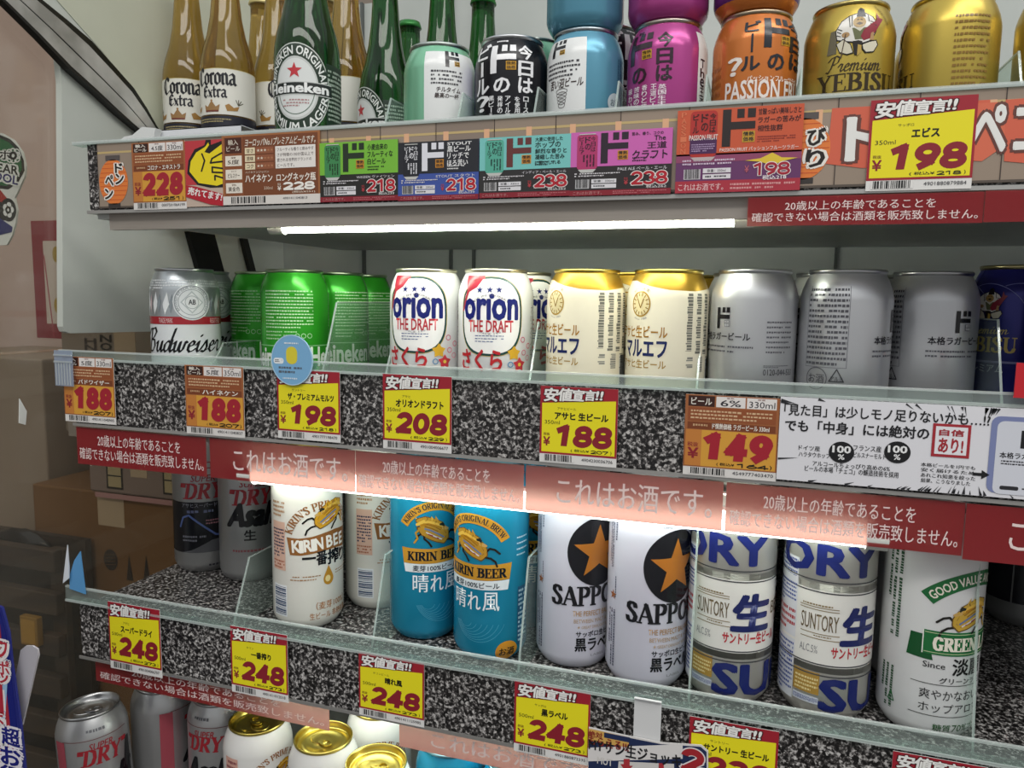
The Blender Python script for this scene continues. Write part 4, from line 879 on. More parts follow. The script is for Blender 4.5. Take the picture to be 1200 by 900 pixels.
def sitter(f, cx, cy, s, robe='#e9e6de', coat='#94323f', L=3):
    """seated round figure in a wide robe holding a fish under one arm: plain little emblem"""
    q = lambda pts: [(cx + (x - 420) / 265 * s, cy + (310 - y) / 265 * s) for x, y in pts]
    P = lambda pts, c, l: f.poly(q(pts), c, L + l)
    P([(160, 275), (225, 262), (225, 500), (132, 508)], '#6d6650', 0)
    P([(205, 275), (255, 178), (330, 128), (410, 105), (500, 105), (575, 146), (622, 220), (605, 310), (560, 395), (480, 425), (380, 410), (300, 395), (222, 372)], '#1f1a18', .4)
    P([(215, 280), (262, 186), (333, 138), (410, 115), (498, 115), (568, 154), (611, 222), (596, 304), (552, 386), (480, 412), (380, 398), (305, 385), (230, 362)], robe, .8)
    for x0, y0, x1, y1 in ((225, 285, 262, 305), (232, 258, 270, 278), (222, 320, 258, 335), (545, 200, 600, 215), (545, 225, 605, 240), (545, 250, 600, 268), (330, 140, 345, 250), (360, 130, 362, 240), (520, 120, 530, 200)): f.line(q([(x0, y0), (x1, y1)]), .035 * s, '#3a3834', L + 1.2)
    P([(365, 262), (505, 262), (478, 380), (398, 380)], '#6f7350', 1.4); P([(385, 262), (440, 300), (480, 262)], '#ddd8c4', 1.6)
    f.ell(*q([(434, 205)])[0], .24 * s, .215 * s, '#b39358', L + 2.0, 22)
    P([(404, 150), (420, 70), (450, 48), (488, 70), (498, 150)], '#1d1a1c', 2.3); P([(400, 220), (434, 205), (470, 220), (434, 235)], '#3a2c18', 2.4); f.line(q([(410, 180), (425, 176)]), .03 * s, '#2a2014', L + 2.4); f.line(q([(445, 176), (462, 180)]), .03 * s, '#2a2014', L + 2.4)
    P([(450, 350), (478, 285), (555, 222), (612, 185), (622, 100), (648, 160), (690, 170), (640, 235), (600, 300), (545, 372), (480, 392)], coat, 2.2)
    P([(218, 405), (285, 362), (362, 422), (394, 515), (330, 528), (255, 498)], '#1f1a18', 2.6); P([(228, 408), (287, 373), (354, 426), (382, 506), (330, 517), (262, 490)], '#dcd6c0', 3)
    P([(462, 430), (540, 398), (612, 382), (636, 430), (592, 508), (508, 518), (470, 478)], '#1f1a18', 2.6); P([(474, 434), (542, 408), (606, 394), (624, 432), (585, 498), (511, 506), (481, 472)], '#dcd6c0', 3)
    P([(375, 395), (430, 390), (470, 400), (440, 540), (400, 530)], '#2a2420', 3.2); P([(428, 430), (462, 440), (466, 505), (425, 545)], '#c0a050', 3.4)
    f.line(q([(308, 320), (275, 545)]), .04 * s, '#5c4a3a', L + 3.5); f.ell(*q([(308, 325)])[0], .14 * s, .1 * s, '#b89468', L + 3.6, 16); P([(540, 390), (550, 320), (575, 305), (585, 385)], '#b89468', 3.2)
YMc, ZM, YBc, ZB, YTc, ZT = 625.0, -97.0, 604.0, -311.0, 661.0, 103.0
K1 = '#16161a'
# ------------------------------------------------------------------ middle shelf kinds
# silver can with a red band
R_ = (-551, YMc, ZM); f = A(R_)
u0, v1 = f.ref(224, 372); _, v2 = f.ref(224, 381); us, vs = f.ref(225, 355)
f.rect(-103, 12, 103, v2 - .3, '#e3e6e8', 1, 'g'); f.rect(-103, v2, 103, v1, '#a82a34', 2)
f.text('TRADE MARK', us - 33, v2 + 1.3, us - 18, v1 - 1.4, '#e6c9c9', .01, 3); f.text('REGISTERED', us + 18, v2 + 1.3, us + 33, v1 - 1.4, '#e6c9c9', .01, 3)
for dx in (-103, 0, 103):
    f.ell(us + dx, vs, 17.5, 17.5, '#eceff1', 4, 36); f.ring(us + dx, vs, 16.4, 16.4, .8, '#8f979c', 5); f.ring(us + dx, vs, 12.6, 12.6, .5, '#8f979c', 5)
    f.arc('BREWED BY OUR ORIGINAL PROCESS', us + dx, vs, 13.4, 215, -35, 2, '#7b848a', .01, 6)
    f.poly([(us + dx - 10.5, vs), (us + dx, vs + 11), (us + dx + 10.5, vs), (us + dx, vs - 11)], '#c3cacd', 5); f.poly([(us + dx - 9, vs), (us + dx, vs + 9.5), (us + dx + 9, vs), (us + dx, vs - 9.5)], '#f2f4f5', 6)
    f.ring(us + dx, vs, 6.4, 6.4, .5, '#9aa3a8', 7); f.text('AB', us + dx - 3.2, vs - 2.2, us + dx + 3.2, vs + 2.6, '#2a2c30', .03, 8)
for k in range(16):
    u = -100 + k * 13
    f.poly([(u, v1 + 2), (u + 5, v1 + 12), (u + 3, v1 + 24), (u - 2, v1 + 12)], '#eef1f2', 2); f.poly([(u + 6, v1 + 3), (u + 9, v1 + 14), (u + 8, v1 + 22), (u + 4, v1 + 12)], '#d9c3c5' if k % 3 == 0 else '#8e979d', 2)
f.dashes(-100, 101, 100, 111, 4, '#eef1f3', 2, mean=2.4)
lo = f.ref(200, 412)[1]; a = f.ref(177, 400)[0]
for dx in (-103, -4): f.ntext('Budweiser', a + dx + 1, lo - 1, a + dx + 86, lo + 22, K1, SCRIPT, 4, .12, .035, .5, .34)
can_kind('redband', 122, [(200, '#c3c9cd', 's')], '#d2d4d6', f)
can('redband', -551, YMc, ZM, 0, 'silver and white can with red band and black script, in front at left end', 'silver cans with a red band')
can('redband', -585, 692, ZM, .35, 'silver and white can with a red band, half hidden behind the front one', 'silver cans with a red band')
can('redband', -560, 762, ZM, -.9, 'silver can with a red band in shadow behind the green cans', 'silver cans with a red band')
# green can
YG = 646.0; xg = (XL(305, 370, YG) + XR(386, 370, YG)) / 2
R_ = (xg, YG, ZM); f = A(R_)
a, b, c, d = f.pbox(312, 340, 367, 400); f.dashes(a, b + 11, c, d, 12, '#bfe0b8', 2, fill=.42, mean=2.2); f.dashes(a, b, c - 16, b + 10, 3, '#a8d29e', 2, fill=.4, mean=2)
for k in range(3): f.ring(c - 10 + k * 6 - 6, b + 4.5, 2.4, 2.4, .5, '#bfe0b8', 2, 16)
f.rect(-103, b - 5.5, 103, b - 4.6, '#8cc88a', 2)
for u in (-102, -34, 34): f.text('Heineken', u, 29, u + 62, 47, '#eef4ea', .05, 3)
f.star(-44, 97, 4, '#c8342c', 3); f.dashes(-60, 60, -40, 92, 8, '#bfe0b8', 2, mean=2)
can_kind('green', 122, [(200, '#38ad2c', 'k')], '#a9b59b', f)
can('green', xg, YG, ZM, 0, 'bright green can with white small print at the front left of its row', 'green cans')
can('green', XL(270, 370, 702), 702, ZM, turn(R_, (340, 370), (XL(270, 370, 702), 702, ZM), (284, 370)), 'bright green can peeking out left behind the front green one', 'green cans')
xg3 = XR(432, 370, 713); can('green', xg3, 713, ZM, turn(R_, (340, 370), (xg3, 713, ZM), (421, 370)), 'bright green can behind a clear divider right of the front green one', 'green cans')
can('green', XR(459, 370, 780), 780, ZM, turn(R_, (340, 370), (XR(459, 370, 780), 780, ZM), (449, 370)), 'bright green can farthest right, next to the can with an oval frame', 'green cans')
# white can with an oval frame and three stars
XO = -217.0; R_ = (XO, YMc, ZM); f = A(R_)
a, b, c, d = f.pbox(543.5, 326, 610, 417); cx, cy, rx, ry = (a + c) / 2, (b + d) / 2, (c - a) / 2, (d - b) / 2
def oval(sx, col, L):
    p = []
    for i in range(40):
        t = 2 * math.pi * i / 40; x = math.copysign(abs(math.cos(t)) ** .75, math.cos(t)); y = math.copysign(abs(math.sin(t)) ** .75, math.sin(t)); p.append((cx + (rx - sx) * x, cy + (ry - sx) * y))
    f.poly(p, col, L)
oval(-1.5, '#c8b070', 1); oval(-.9, '#16403c', 2); oval(1.0, '#f1efee', 3)
f.poly([(cx - rx - .9, cy + 4), (cx - rx + 1.2, cy + 4), (cx - rx * .62, cy + ry * .86), (cx - rx * .2, cy + ry - .8), (cx - rx * .25, cy + ry + .9), (cx - rx * .72, cy + ry * .92)], '#a8323c', 4)
f.poly([(cx - rx * 1.0, 116), (cx - rx * .2, 116), (cx - rx * .45, 106), (cx - rx * .8, 101)], '#a8283a', 4)
for px in (562, 574, 585): u, v = f.ref(px, 340.5); f.star(u, v, 3.2, '#1f2a6a', 5)
a, b, c, d = f.pbox(546, 352, 606, 375)
f.text('orıon', a, b, c, d, '#1c2470', .055, 5); u, v = f.ref(576.5, 348); f.ell(u, v, 2.2, 2.2, '#1c2470', 5, 16)
a, b, c, d = f.pbox(550, 376.5, 601, 390); f.text('THE DRAFT', a, b, c, d, '#b5303a', .035, 5)
a, b, c, d = f.pbox(557, 393, 590, 403); f.dashes(a, b, c, d, 3, '#41528a', 5, fill=.35, mean=2.4)
f.arc('MADE IN OKINAWA', cx, cy - 4, 21, 150, 30, 1.6, '#5a5a60', .0, 5); f.arc('SINCE 1957', cx, cy + 8, 23.5, 240, 300, 1.5, '#5a5a60', .0, 5, inward=True)
a, b, c, d = f.pbox(543, 411, 588, 434); f.text('さくら', a, b - 1, c, d, '#b8242c', .05, 6)
u, v = f.ref(602, 415); f.star(u, v, 6.5, '#d8a82c', 5, .62)
u, v = f.ref(608, 428); f.star(u, v, 6.5, '#c0303c', 6, .6); f.ell(u, v, 1.6, 1.6, '#e8c84c', 7, 12)
for px, py, cc in ((613, 414, '#d8788c'), (618, 406, '#d8788c'), (617, 420, '#d898a4'), (598, 428, '#4a86b8'), (622, 430, '#4a86b8'), (612, 399, '#c86a80')): u, v = f.ref(px, py); f.ring(u, v, 2.6, 2.6, .8, cc, 6, 14)
f.barcode(cx + 60, 20, cx + 84, 50); f.dashes(cx + 58, 56, cx + 90, 96, 9, '#70707a', 2, mean=2)
f.vtext('オリオンビール', cx + 42, 30, cx + 47, 92, '#9a9490', .02, 3)
can_kind('oval', 122, [(200, '#dcdcdc', 'g')], '#cfcab4', f)
can('oval', XO, YMc, ZM, 0, 'white can with an oval frame and three blue stars, right one of the pair', 'white cans with an oval frame')
xo1 = XL(457, 370, YMc); can('oval', xo1, YMc, ZM, turn(R_, (574, 375), (xo1, YMc, ZM), (486, 375)), 'white can with an oval frame and three blue stars, beside the green cans', 'white cans with an oval frame')
xo3 = XR(652, 370, 694); can('oval', xo3, 694, ZM, turn(R_, (574, 375), (xo3, 694, ZM), (632, 375)), 'white can with an oval frame behind the divider, before the cream cans', 'white cans with an oval frame')
# cream can with a gold neck
XF = -68.0; R_ = (XF, YMc, ZM); f = A(R_)
e = [f.ref(x, y)[1] for x, y in ((742, 331), (760, 336), (785, 340), (815, 341))]; uu = [f.ref(x, 338)[0] for x in (742, 760, 785, 815)]
f.poly([(-103, e[0])] + [(uu[0], e[0] + 1), (uu[1], e[1]), (uu[2], e[2] - .5), (uu[3], e[3] - 1), (60, e[1]), (103, e[0]), (103, 12), (-103, 12)], '#e4dcc6', 1, 'g')
u, v = f.ref(751, 357); f.ring(u, v, 9.2, 10.2, 1.2, '#b08c3c', 3); f.ell(u, v, 7.6, 8.6, '#e2d3a4', 2)
for k in range(14): t = k * math.pi / 7; f.line([(u + 5.6 * math.cos(t), v + 6.4 * math.sin(t)), (u + 7.6 * math.cos(t), v + 8.6 * math.sin(t))], .7, '#8e6a28', 4)
f.line([(u - 3, v + 4), (u, v - 3), (u + 3, v + 4)], .9, '#8e6a28', 4); f.arc('ビール生', u, v, 11.5, 130, 50, 2, '#8e7a4a', .01, 3); f.arc('since 1986', u, v, 12.8, 240, 300, 1.5, '#8a8a90', 0, 3, inward=True)
for t, x, y0, y1, w, c, bd in (('アサヒ生ビール', 782, 383, 397, 47, '#a8782c', .035), ('マルエフ', 781, 400, 420, 40, '#1f2a5c', .05), ('アサヒ生ビール', 780, 423, 433, 44, '#a8843c', .025)):
    ur = f.ref(x, (y0 + y1) / 2)[0]; lo, hi = f.ref(765, y1)[1], f.ref(765, y0)[1]; f.text(t, ur - w, lo, ur, hi, c, bd, 3)
a, b, c, d = f.pbox(801, 345, 830, 437); f.dashes(a, b + 14, c, d, 4, '#77756c', 2, vertical=True, fill=.6, mean=1.8); f.dashes(a, b, c - 2, b + 12, 3, '#8e8c84', 2, vertical=True, mean=1.4)
f.barcode(a + 26, 20, a + 44, 52)
can_kind('goldneck', 122, [(200, '#c09a3a', 's')], '#c8b25c', f)
can('goldneck', XF, YMc, ZM, 0, 'cream can with a gold neck, right one beside the plain silver can', 'cream cans with a gold neck')
xf1 = XF - 68; can('goldneck', xf1, YMc, ZM, turn(R_, (781, 405), (xf1, YMc, ZM), (678, 405)), 'cream can with a gold neck, left one beside oval framed cans', 'cream cans with a gold neck')
can('goldneck', XF - 33, 687, ZM, .4, 'cream can with a gold neck behind the front pair', 'cream cans with a gold neck')
can('goldneck', XF + 8, 754, ZM, .9, 'cream can with a gold neck farthest back behind the pair', 'cream cans with a gold neck')
# plain silver can
XS1, XS2, XS3 = -1.0, 66.0, XR(1146.5, 390, 657); R_ = (XS1, YMc, ZM); f = A(R_)
a, b, c, d = f.pbox(841, 361, 857, 386); f.dologo(a, b, a + 12.5, d, K1, sq='#6c6c70', sqt='#d0d0d4'); ul = a
lo, hi = f.ref(860, 400)[1], f.ref(860, 391)[1]; ur = f.ref(879, 395)[0]; f.text('本格ラガービール', ur - 47, lo, ur, hi, '#26262c', .035, 3)
lo, hi = f.ref(860, 416)[1], f.ref(860, 405)[1]; f.dashes(ur - 48, lo, ur + 3, hi, 2, '#5a5a62', 3, fill=.42, mean=1.6)
a, b, c, d = f.pbox(898, 376, 926, 417); f.dashes(a, b, c, d, 7, '#6d6d74', 3, fill=.4, mean=1.6)
a, b, c, d = f.pbox(894, 429, 926, 441); f.text('0120-044-533', a, b, c, b + 4.6, '#46464c', .01, 3); f.dashes(a, b + 5.5, c - 4, d, 2, '#6d6d74', 3, mean=1.2)
f2 = canref(XS2, YMc, ZM); du = ul - f2(1044, 375)[0]
a, b, c, d = f2(947, 385)[0] + du, f2(972, 432)[1], f2(995, 385)[0] + du, f2(972, 336)[1]
f.dashes(a + .8, b + .8, c - .8, d - .8, 15, '#55555c', 3, fill=.55, mean=2.2)
for q in ((a, b, c, b + .35), (a, b, a + .35, d), (c - .35, b, c, d)): f.rect(*q, '#70707a', 3)
u, v = f2(956, 444)[0] + du, f2(956, 444)[1]; f.ring(u, v, 8.4, 8.4, .6, '#5a5a62', 3); f.text('お酒', u - 6.2, v - 3.4, u + 6.2, v + 3.4, '#4a4a52', .01, 3)
u, v = f2(980, 442)[0] + du, f2(980, 442)[1]; f.line([(u - 5, v - 4), (u, v + 5), (u + 5, v - 4), (u - 5, v - 4)], .8, '#3a3a40', 3); f.text('アルミ', u - 4, v - 3.6, u + 4, v - .4, '#3a3a40', .02, 4)
can_kind('silver', 122, [(200, '#cfd0d3', 'b')], '#c2c3c5', f)
can('silver', XS1, YMc, ZM, 0, 'plain silver can with a bold black mark, next to the cream cans', 'plain silver cans')
can('silver', XS2, YMc, ZM, -du / 33, 'plain silver can showing its block of small black print', 'plain silver cans')
can('silver', XS3, 657, ZM, turn(R_, (849, 375), (XS3, 657, ZM), (1131, 381)), 'plain silver can with a black mark beside the blue cans', 'plain silver cans')
for dx, dy, n in ((-8, 70, 'plain silver can behind the silver one next to the cream cans'), (61, 72, 'plain silver can behind the one showing small print'), (133, 102, 'plain silver can behind the one beside the blue cans')): can('silver', XS1 + dx, YMc + dy, ZM, 1.7 + dx, n, 'plain silver cans')
# navy can
XB = XL(1158, 380, 640) + 3; XB2 = XB + 4; R_ = (XB, 640, ZM); f = A(R_)
u, v = f.ref(1184, 364); sitter(f, u + 2, v - 2, 13); a, b, c, d = f.pbox(1181, 394, 1200, 402)
f.ntext('Premium'.replace('P', 'P'), u - 15, b, u + 17, d + 2, '#d8c078', SCRIPT, 3, .12, .05, .5, .3)
lo, hi = f.ref(1190, 424)[1], f.ref(1190, 406)[1]; f.ntext('YEBISU', u - 24, lo, u + 24, hi, '#d8b85c', SERIF, 3, .2, .07)
f.rect(-103, lo - 8, 103, lo - 6.4, '#8a86b8', 2); f.text('プレミアム', u - 14, lo - 15, u + 16, lo - 9, '#c8c8dc', .02, 3)
for k in range(9): t = k * 23 - 103; f.arcband(t, 78, 30, 20, 110, .5, '#7c80c0', 2)
can_kind('navy', 122, [(200, '#28287e', 'k')], '#b8ae80', f, zs=1.055)
can('navy', XB + 22, 632, ZM, 0, 'navy can with a small seated figure emblem at the right edge', 'navy cans')
can('navy', XB - 4, 694, ZM, .1, 'navy can standing behind the plain silver one, near right edge', 'navy cans')
can('navy', XB + 66, 703, ZM, .4, 'navy can at the back, farthest right of the middle shelf', 'navy cans')

# ------------------------------------------------------------------ top shelf kinds
TX = dict(mint=-287.0, black=-217.0, teal=-150.0, pink=-80.0, orange=-10.0, gold=60.0)
CW = '#e9ebea'
def smalls(f, spec, col):
    for t, x0, y0, x1, y1 in spec: a, b, c, d = f.pbox(x0, y0, x1, y1); f.vtext(t, a, b, c, d, col, .025, 3)
R_ = (TX['mint'], YTc, ZT); f = A(R_)
a, _, c, d = f.pbox(497, 60, 553, 140); f.rect(a, 0, c + 8, d, CW, 1)
a, b, c, d = f.pbox(522, 60, 539, 80); f.dologo(a, b, c, d, K1)
a, b, c, d = f.pbox(505, 82, 541, 101); f.dashes(a, b, c, d, 4, '#4a4a4e', 3, fill=.5, mean=2); a, b, c, d = f.pbox(511, 103, 539, 109); f.text('チルタイム', a, b, c, d, '#3a2a26', .03, 3, shear=.1); a, b, c, d = f.pbox(509, 110, 537, 116); f.text('最高の一杯', a, b, c, d, '#3a2a26', .03, 3, shear=.1)
can_kind('mint', 122, [(200, '#86c4a2', 'k')], '#b9c2bc', f)
can('mint', *R_, 0, 'mint green can with a white panel, leftmost in the row of colourful cans', 'colourful cans on the top shelf')
can('mint', -216, 734, ZT, 1.9, 'mint green can behind and above the black can', 'colourful cans on the top shelf').location.z += .021
R_ = (TX['black'], YTc, ZT); f = A(R_); WH = '#efeff1'
a, b, c, d = f.pbox(575, 52, 605, 86); f.dologo(a, b, c, d, WH, L=3, sq='#d09a2c')
for t, x0, y0, x1, y1 in (('今日は', 608, 52, 624, 111), ('ビール？', 560, 52, 573, 133), ('の', 579, 91, 597, 110)): a, b, c, d = f.pbox(x0, y0, x1, y1); f.vtext(t, a, b, c, d, WH, .045, 3)
smalls(f, [('ロースト', 613, 114, 619, 140), ('を使用', 603, 114, 609, 134), ('アイルラ', 592, 113, 598, 140), ('発祥の', 583, 113, 589, 134), ('黒ビール', 573, 113, 579, 140)], WH)
a, b, c, d = f.pbox(580, 45, 600, 49); f.dashes(a, b, c, d, 1, WH, 3, mean=2); f.rect(-48, 14, -36, 104, '#4c4a9a', 2)
can_kind('black', 122, [(200, '#1b1b20', 'k')], '#c4c6c8', f)
can('black', *R_, 0, 'black can with bold white lettering on the top shelf', 'colourful cans on the top shelf')
can('black', -144, 738, ZT, .9, 'black can behind the teal can, stacked a little higher', 'colourful cans on the top shelf').location.z += .028
R_ = (TX['teal'], YTc, ZT); f = A(R_)
a, _, c, d = f.pbox(644, 44, 687, 120); f.rect(a - 10, 0, c, d, CW, 1); a, b, c, d = f.pbox(648, 48, 662, 68); f.dologo(a, b, c, d, K1)
a, b, c, d = f.pbox(644, 71, 680, 92); f.dashes(a, b, c, d, 4, '#4a4a4e', 3, fill=.5, mean=2); a, b, c, d = f.pbox(646, 92, 683, 103); f.text('苦い沼ビール', a, b, c, d, '#3a2a26', .03, 3, shear=.12)
for k in range(5): a, b, c, d = f.pbox(650, 105 + k * 4, 668, 108 + k * 4); f.ring((a + c) / 2, b, 6 - k * .6, 2.6, .5, '#5a5656', 3, 14)
f.dashes(38, 24, 50, 98, 3, '#35647c', 2, vertical=True, mean=2)
u = f.ref(720, 122); f.ell(u[0], u[1], 8, 8, '#c9d3d8', 2); f.text('お酒', u[0] - 5, u[1] - 3, u[0] + 5, u[1] + 3, '#33505e', .02, 3)
f.barcode(-99, 30, -70, 62)
can_kind('teal', 122, [(200, '#5d9ab2', 'k')], '#b4bcc0', f)
can('teal', *R_, 0, 'steel blue can with a white panel under a stacked can', 'colourful cans on the top shelf')
can('teal', R_[0] - 2, R_[1] + 2, ZT + 122, 2.75, 'steel blue can stacked on top, showing a barcode', 'colourful cans on the top shelf')
R_ = (TX['pink'], YTc, ZT); f = A(R_); DK = '#33202c'
a, b, c, d = f.pbox(740, 40, 764, 75); f.dologo(a, b, c, d, DK)
a, b, c, d = f.pbox(770, 36, 788, 96); f.vtext('今日は', a, b, c, d, DK, .045, 3); a, b, c, d = f.pbox(742, 80, 757, 100); f.vtext('の', a, b, c, d, DK, .045, 3)
smalls(f, [('英国生まれの', 771, 99, 780, 138), ('王道ビール', 762, 99, 769, 136), ('香りと苦味', 752, 100, 758, 137), ('苦味のある', 743, 103, 749, 138), ('味わい', 737, 105, 741, 130)], '#f0e2ea')
a, b, c, d = f.pbox(818, 38, 829, 120); f.rect(a, 8, a + 40, d, CW, 1); f.vtext('The王道', a + 3, 55, a + 9, 92, DK, .03, 3)
a, b, c, d = f.pbox(746, 35, 762, 41); f.dashes(a, b, c, d, 1, DK, 3, mean=2)
can_kind('pink', 122, [(200, '#b0448a', 'k')], '#b8b0a4', f)
can('pink', *R_, 0, 'magenta pink can with dark lettering on the top shelf', 'colourful cans on the top shelf')
can('pink', R_[0] - 1, R_[1] + 1, ZT + 122, .5, 'magenta pink can stacked on top of another pink can', 'colourful cans on the top shelf')
R_ = (TX['orange'], YTc, ZT); f = A(R_); DN = '#22242c'
a, b, c, d = f.pbox(896, 20, 926, 57); f.dologo(a, b, c, d, DN)
for t, x0, y0, x1, y1 in (('ビ', 873, 23, 892, 38), ('ー', 875, 38, 888, 64), ('ル', 869, 66, 890, 84), ('の', 900, 63, 918, 84), ('今日は', 926, 24, 936, 86)): a, b, c, d = f.pbox(x0, y0, x1, y1); f.vtext(t, a, b, c, d, DN, .045, 3)
a, b, c, d = f.pbox(853, 70, 867, 90); f.text('？', a, b, c, d, '#f0e6dc', .06, 3, shear=.1)
u0_, v0 = f.ref(875, 97); f.text('パッションフルーツラガー', u0_, v0, u0_ + 50, v0 + 4.4, '#f4e6d8', .03, 3)
u0_, v0 = f.ref(850, 118); f.text('PASSION FRUIT', u0_, v0 - 2, u0_ + 76, v0 + 12, '#f1e6e0', .035, 3); f.rect(-103, 0, 103, v0 - 8, '#5a2a6a', 1)
f.dashes(-46, 40, -28, 84, 7, '#a85a24', 2, mean=2)
can_kind('orange', 122, [(200, '#cc7636', 'k')], '#b8a890', f)
can('orange', *R_, 0, 'orange can with dark lettering and a white question mark', 'colourful cans on the top shelf')
can('orange', R_[0] - 1, R_[1] + 1, ZT + 122, 1.4, 'orange can stacked on top of another orange can', 'colourful cans on the top shelf')
R_ = (TX['gold'], YTc, ZT); f = A(R_)
u, v = f.ref(1005, 39); sitter(f, u, v, 19)
a, b, c, d = f.pbox(969, 72, 1035, 86); f.ntext('Premium', a, b + 1.6, c - 4, d + 4.4, '#3a2c14', SCRIPT, 3, .09, .035, .5, .3)
u1, v1 = f.ref(958, 105); f.ntext('YEBISU', u1, v1 - 5, u1 + 60, v1 + 7.6, '#33260f', SERIF, 3, .2, .06)
f.arc('THE LEGENDARY CHARACTER', u, v, 24, 55, 15, 2, '#6a5420', 0, 3)
fr = canref(TX['gold'] + 70, YTc, ZT); dd = f.ref(1047, 100)[0] - fr(1090, 95)[0]
a, c = fr(1117, 60)[0] + dd, fr(1158, 60)[0] + dd; f.dashes(a, 36, c, 104, 16, '#8a6a2c', 3, fill=.45, mean=2.2)
can_kind('gold', 122, [(200, '#c0a850', 's')], '#c2b070', f)
can('gold', *R_, 0, 'gold can with a seated figure emblem, right of the orange can', 'gold cans on the top shelf')
can('gold', TX['gold'] + 70, YTc, ZT, -dd / 33 if abs(dd / 33) < 3 else -1.2, 'gold can turned to show small print, second from the orange can', 'gold cans on the top shelf')
can('gold', TX['gold'] + 146, YTc, ZT, -.2, 'gold can at the right edge of the top shelf', 'gold cans on the top shelf')
for dx in (0, 72): can('gold', TX['gold'] + dx + 4, YTc + 72, ZT, .8 + dx, 'gold can behind the front gold ones' if not dx else 'gold can behind the gold can showing small print', 'gold cans on the top shelf')

# ------------------------------------------------------------------ tall cans on the lower shelf
HT = 168
def kirin_art(tall):
    f = Flat('g'); return f
XK = -398.0; R_ = (XK, YBc, ZB); f = A(R_); BR = '#94602f'
cx, cy = f.ref(375, 628); R0 = 23
cx, cy = f.ref(377, 632); cx += 2
f.arc("KIRIN'S PRIME BREW", cx, cy - 2, 30, 166, 14, 7.5, BR, L=3, font=SERIF)
beast(f, cx + 2, f.ref(375, 606)[1], 24)
rb = [(336, 630), (350, 632), (365, 630), (380, 625), (392, 620), (401, 616), (401, 639), (392, 642), (380, 646), (365, 650), (352, 652), (340, 651)]
f.ppoly(rb, BR, 2); e0, e1 = f.ref(401, 616), f.ref(401, 639); f.poly([e0, e1, (e1[0] + 12, e1[1] - 2), (e0[0] + 13, e0[1])], BR, 2)
for t, x, y, w_, h_ in (('K', 343, 648, 9, 11.5), ('I', 352, 648.5, 3, 11.5), ('R', 357, 647.5, 8, 11.5), ('I', 366, 646.5, 2.6, 11.5), ('N', 370, 645.5, 8.6, 11.5), ('B', 383, 642, 7.4, 11.5), ('E', 391, 639.5, 6.4, 11.5), ('E', 397, 637.5, 6.4, 11.5)):
    u, v = f.ref(x, y); f.text(t, u, v, u + w_ * .82, v + h_ * .95, '#f4efe6', .05, 4, rot=.06)
for t, x0, y0, x1, y1 in (('番', 371, 646, 383, 662), ('搾', 384, 643, 396, 660)): f.ptext(t, x0, y0, x1, y1, K1, bold=.05, L=3)
u, v = f.ref(397, 657); f.text('り', u, v, u + 10, v + 12, K1, .05, 3); a, b = f.ref(354, 657); f.rect(a, b, a + 12.5, b + 2.2, K1, 3)
u, v = f.ref(385, 678); f.ell(u, v, 5.4, 6, '#b8862a', 3, 20); f.poly([(u - 4.4, v + 3.8), (u, v + 13), (u + 4.4, v + 3.8)], '#b8862a', 3.2); f.ell(u - .8, v + .2, 2.8, 3.2, '#ecd898', 4, 14)
f.dashes(u - 36, v + 0, u - 8, v + 6, 2, '#a5784a', 3, fill=.35, mean=2.4); f.dashes(u + 8, v + 2, u + 30, v + 7, 2, '#a5784a', 3, fill=.35, mean=2.4)
a, b, c, d = f.pbox(368, 704, 398, 713); f.text('（麦芽100%）', cx - 8, b, cx + 26, d, '#a8703c', .02, 3); f.text('生ビール 非熱処理', cx - 14, b - 9, cx + 28, b - 2.4, '#a8703c', .02, 3)
up = f.ref(327, 640)[0]
f.rect(up - 9, 58, up + 8, 104, '#e0b8a4', 2); f.dashes(up - 8, 70, up + 7, 98, 9, '#3c3c58', 3, mean=1.8); f.dashes(up - 8, 59, up + 7, 68, 3, '#b06a50', 3, mean=1.8); f.dashes(up - 8, 108, up + 8, 124, 4, '#b48a62', 3, mean=2)
f.barcode(up - 8, 14, up + 9, 44, '#3c4c6c', '#eceef0', vertical=True)
can_kind('brownribbon', HT, [(200, '#e6e3da', 'g')], '#c2ae5c', f)
can('brownribbon', *R_, 0, 'white tall can with a brown name ribbon and a gold drop', 'white tall cans with a brown ribbon')
xk2, yk2 = (XL(405, 660, 668)), 668; can('brownribbon', xk2, yk2, ZB, turn(R_, (327, 640), (xk2, yk2, ZB), (427, 625)), 'white tall can with a brown ribbon, set back and showing its barcode', 'white tall cans with a brown ribbon')
# blue tall can
XH = XL(532, 660, YBc); R_ = (XH, YBc, ZB); f = A(R_); GD = '#c8902c'
cx = f.ref(556, 640)[0]; vt = f.ref(552, 603)[1]; r0 = 36; cyb = vt - r0
f.arcband(cx - 2, cyb, r0 - 8, 153, 27, 8.6, GD, 2); f.arc("KIRIN'S ORIGINAL BREW", cx - 2, cyb, r0 - 6, 149, 31, 5, '#1c2a34', L=3, font=SERIF)
beast(f, cx + 1, f.ref(560, 642)[1], 24, -1, '#b98a2a')
_, b, _, d = f.pbox(550, 663, 570, 681); f.poly([(cx - 33, d + 1), (cx, d), (cx + 33, d + 2), (cx + 31, b + 1), (cx, b), (cx - 31, b)], GD, 2); f.ntext('KIRIN BEER', cx - 27, b + 3, cx + 28, d - 2.6, '#141c22', SERIF, 4, .24, .1)
_, b2, _, d2 = f.pbox(550, 682, 570, 691); f.poly([(cx - 31, b - .2), (cx, b - .2), (cx + 31, b + .6), (cx + 29.5, b2 - .5), (cx - 29.5, b2 - .5)], '#dfe6ea', 1.5); f.text('麦芽100%ビール', cx - 22, b2 + .6, cx + 22, b - 1.6, '#1c2a34', .03, 3)
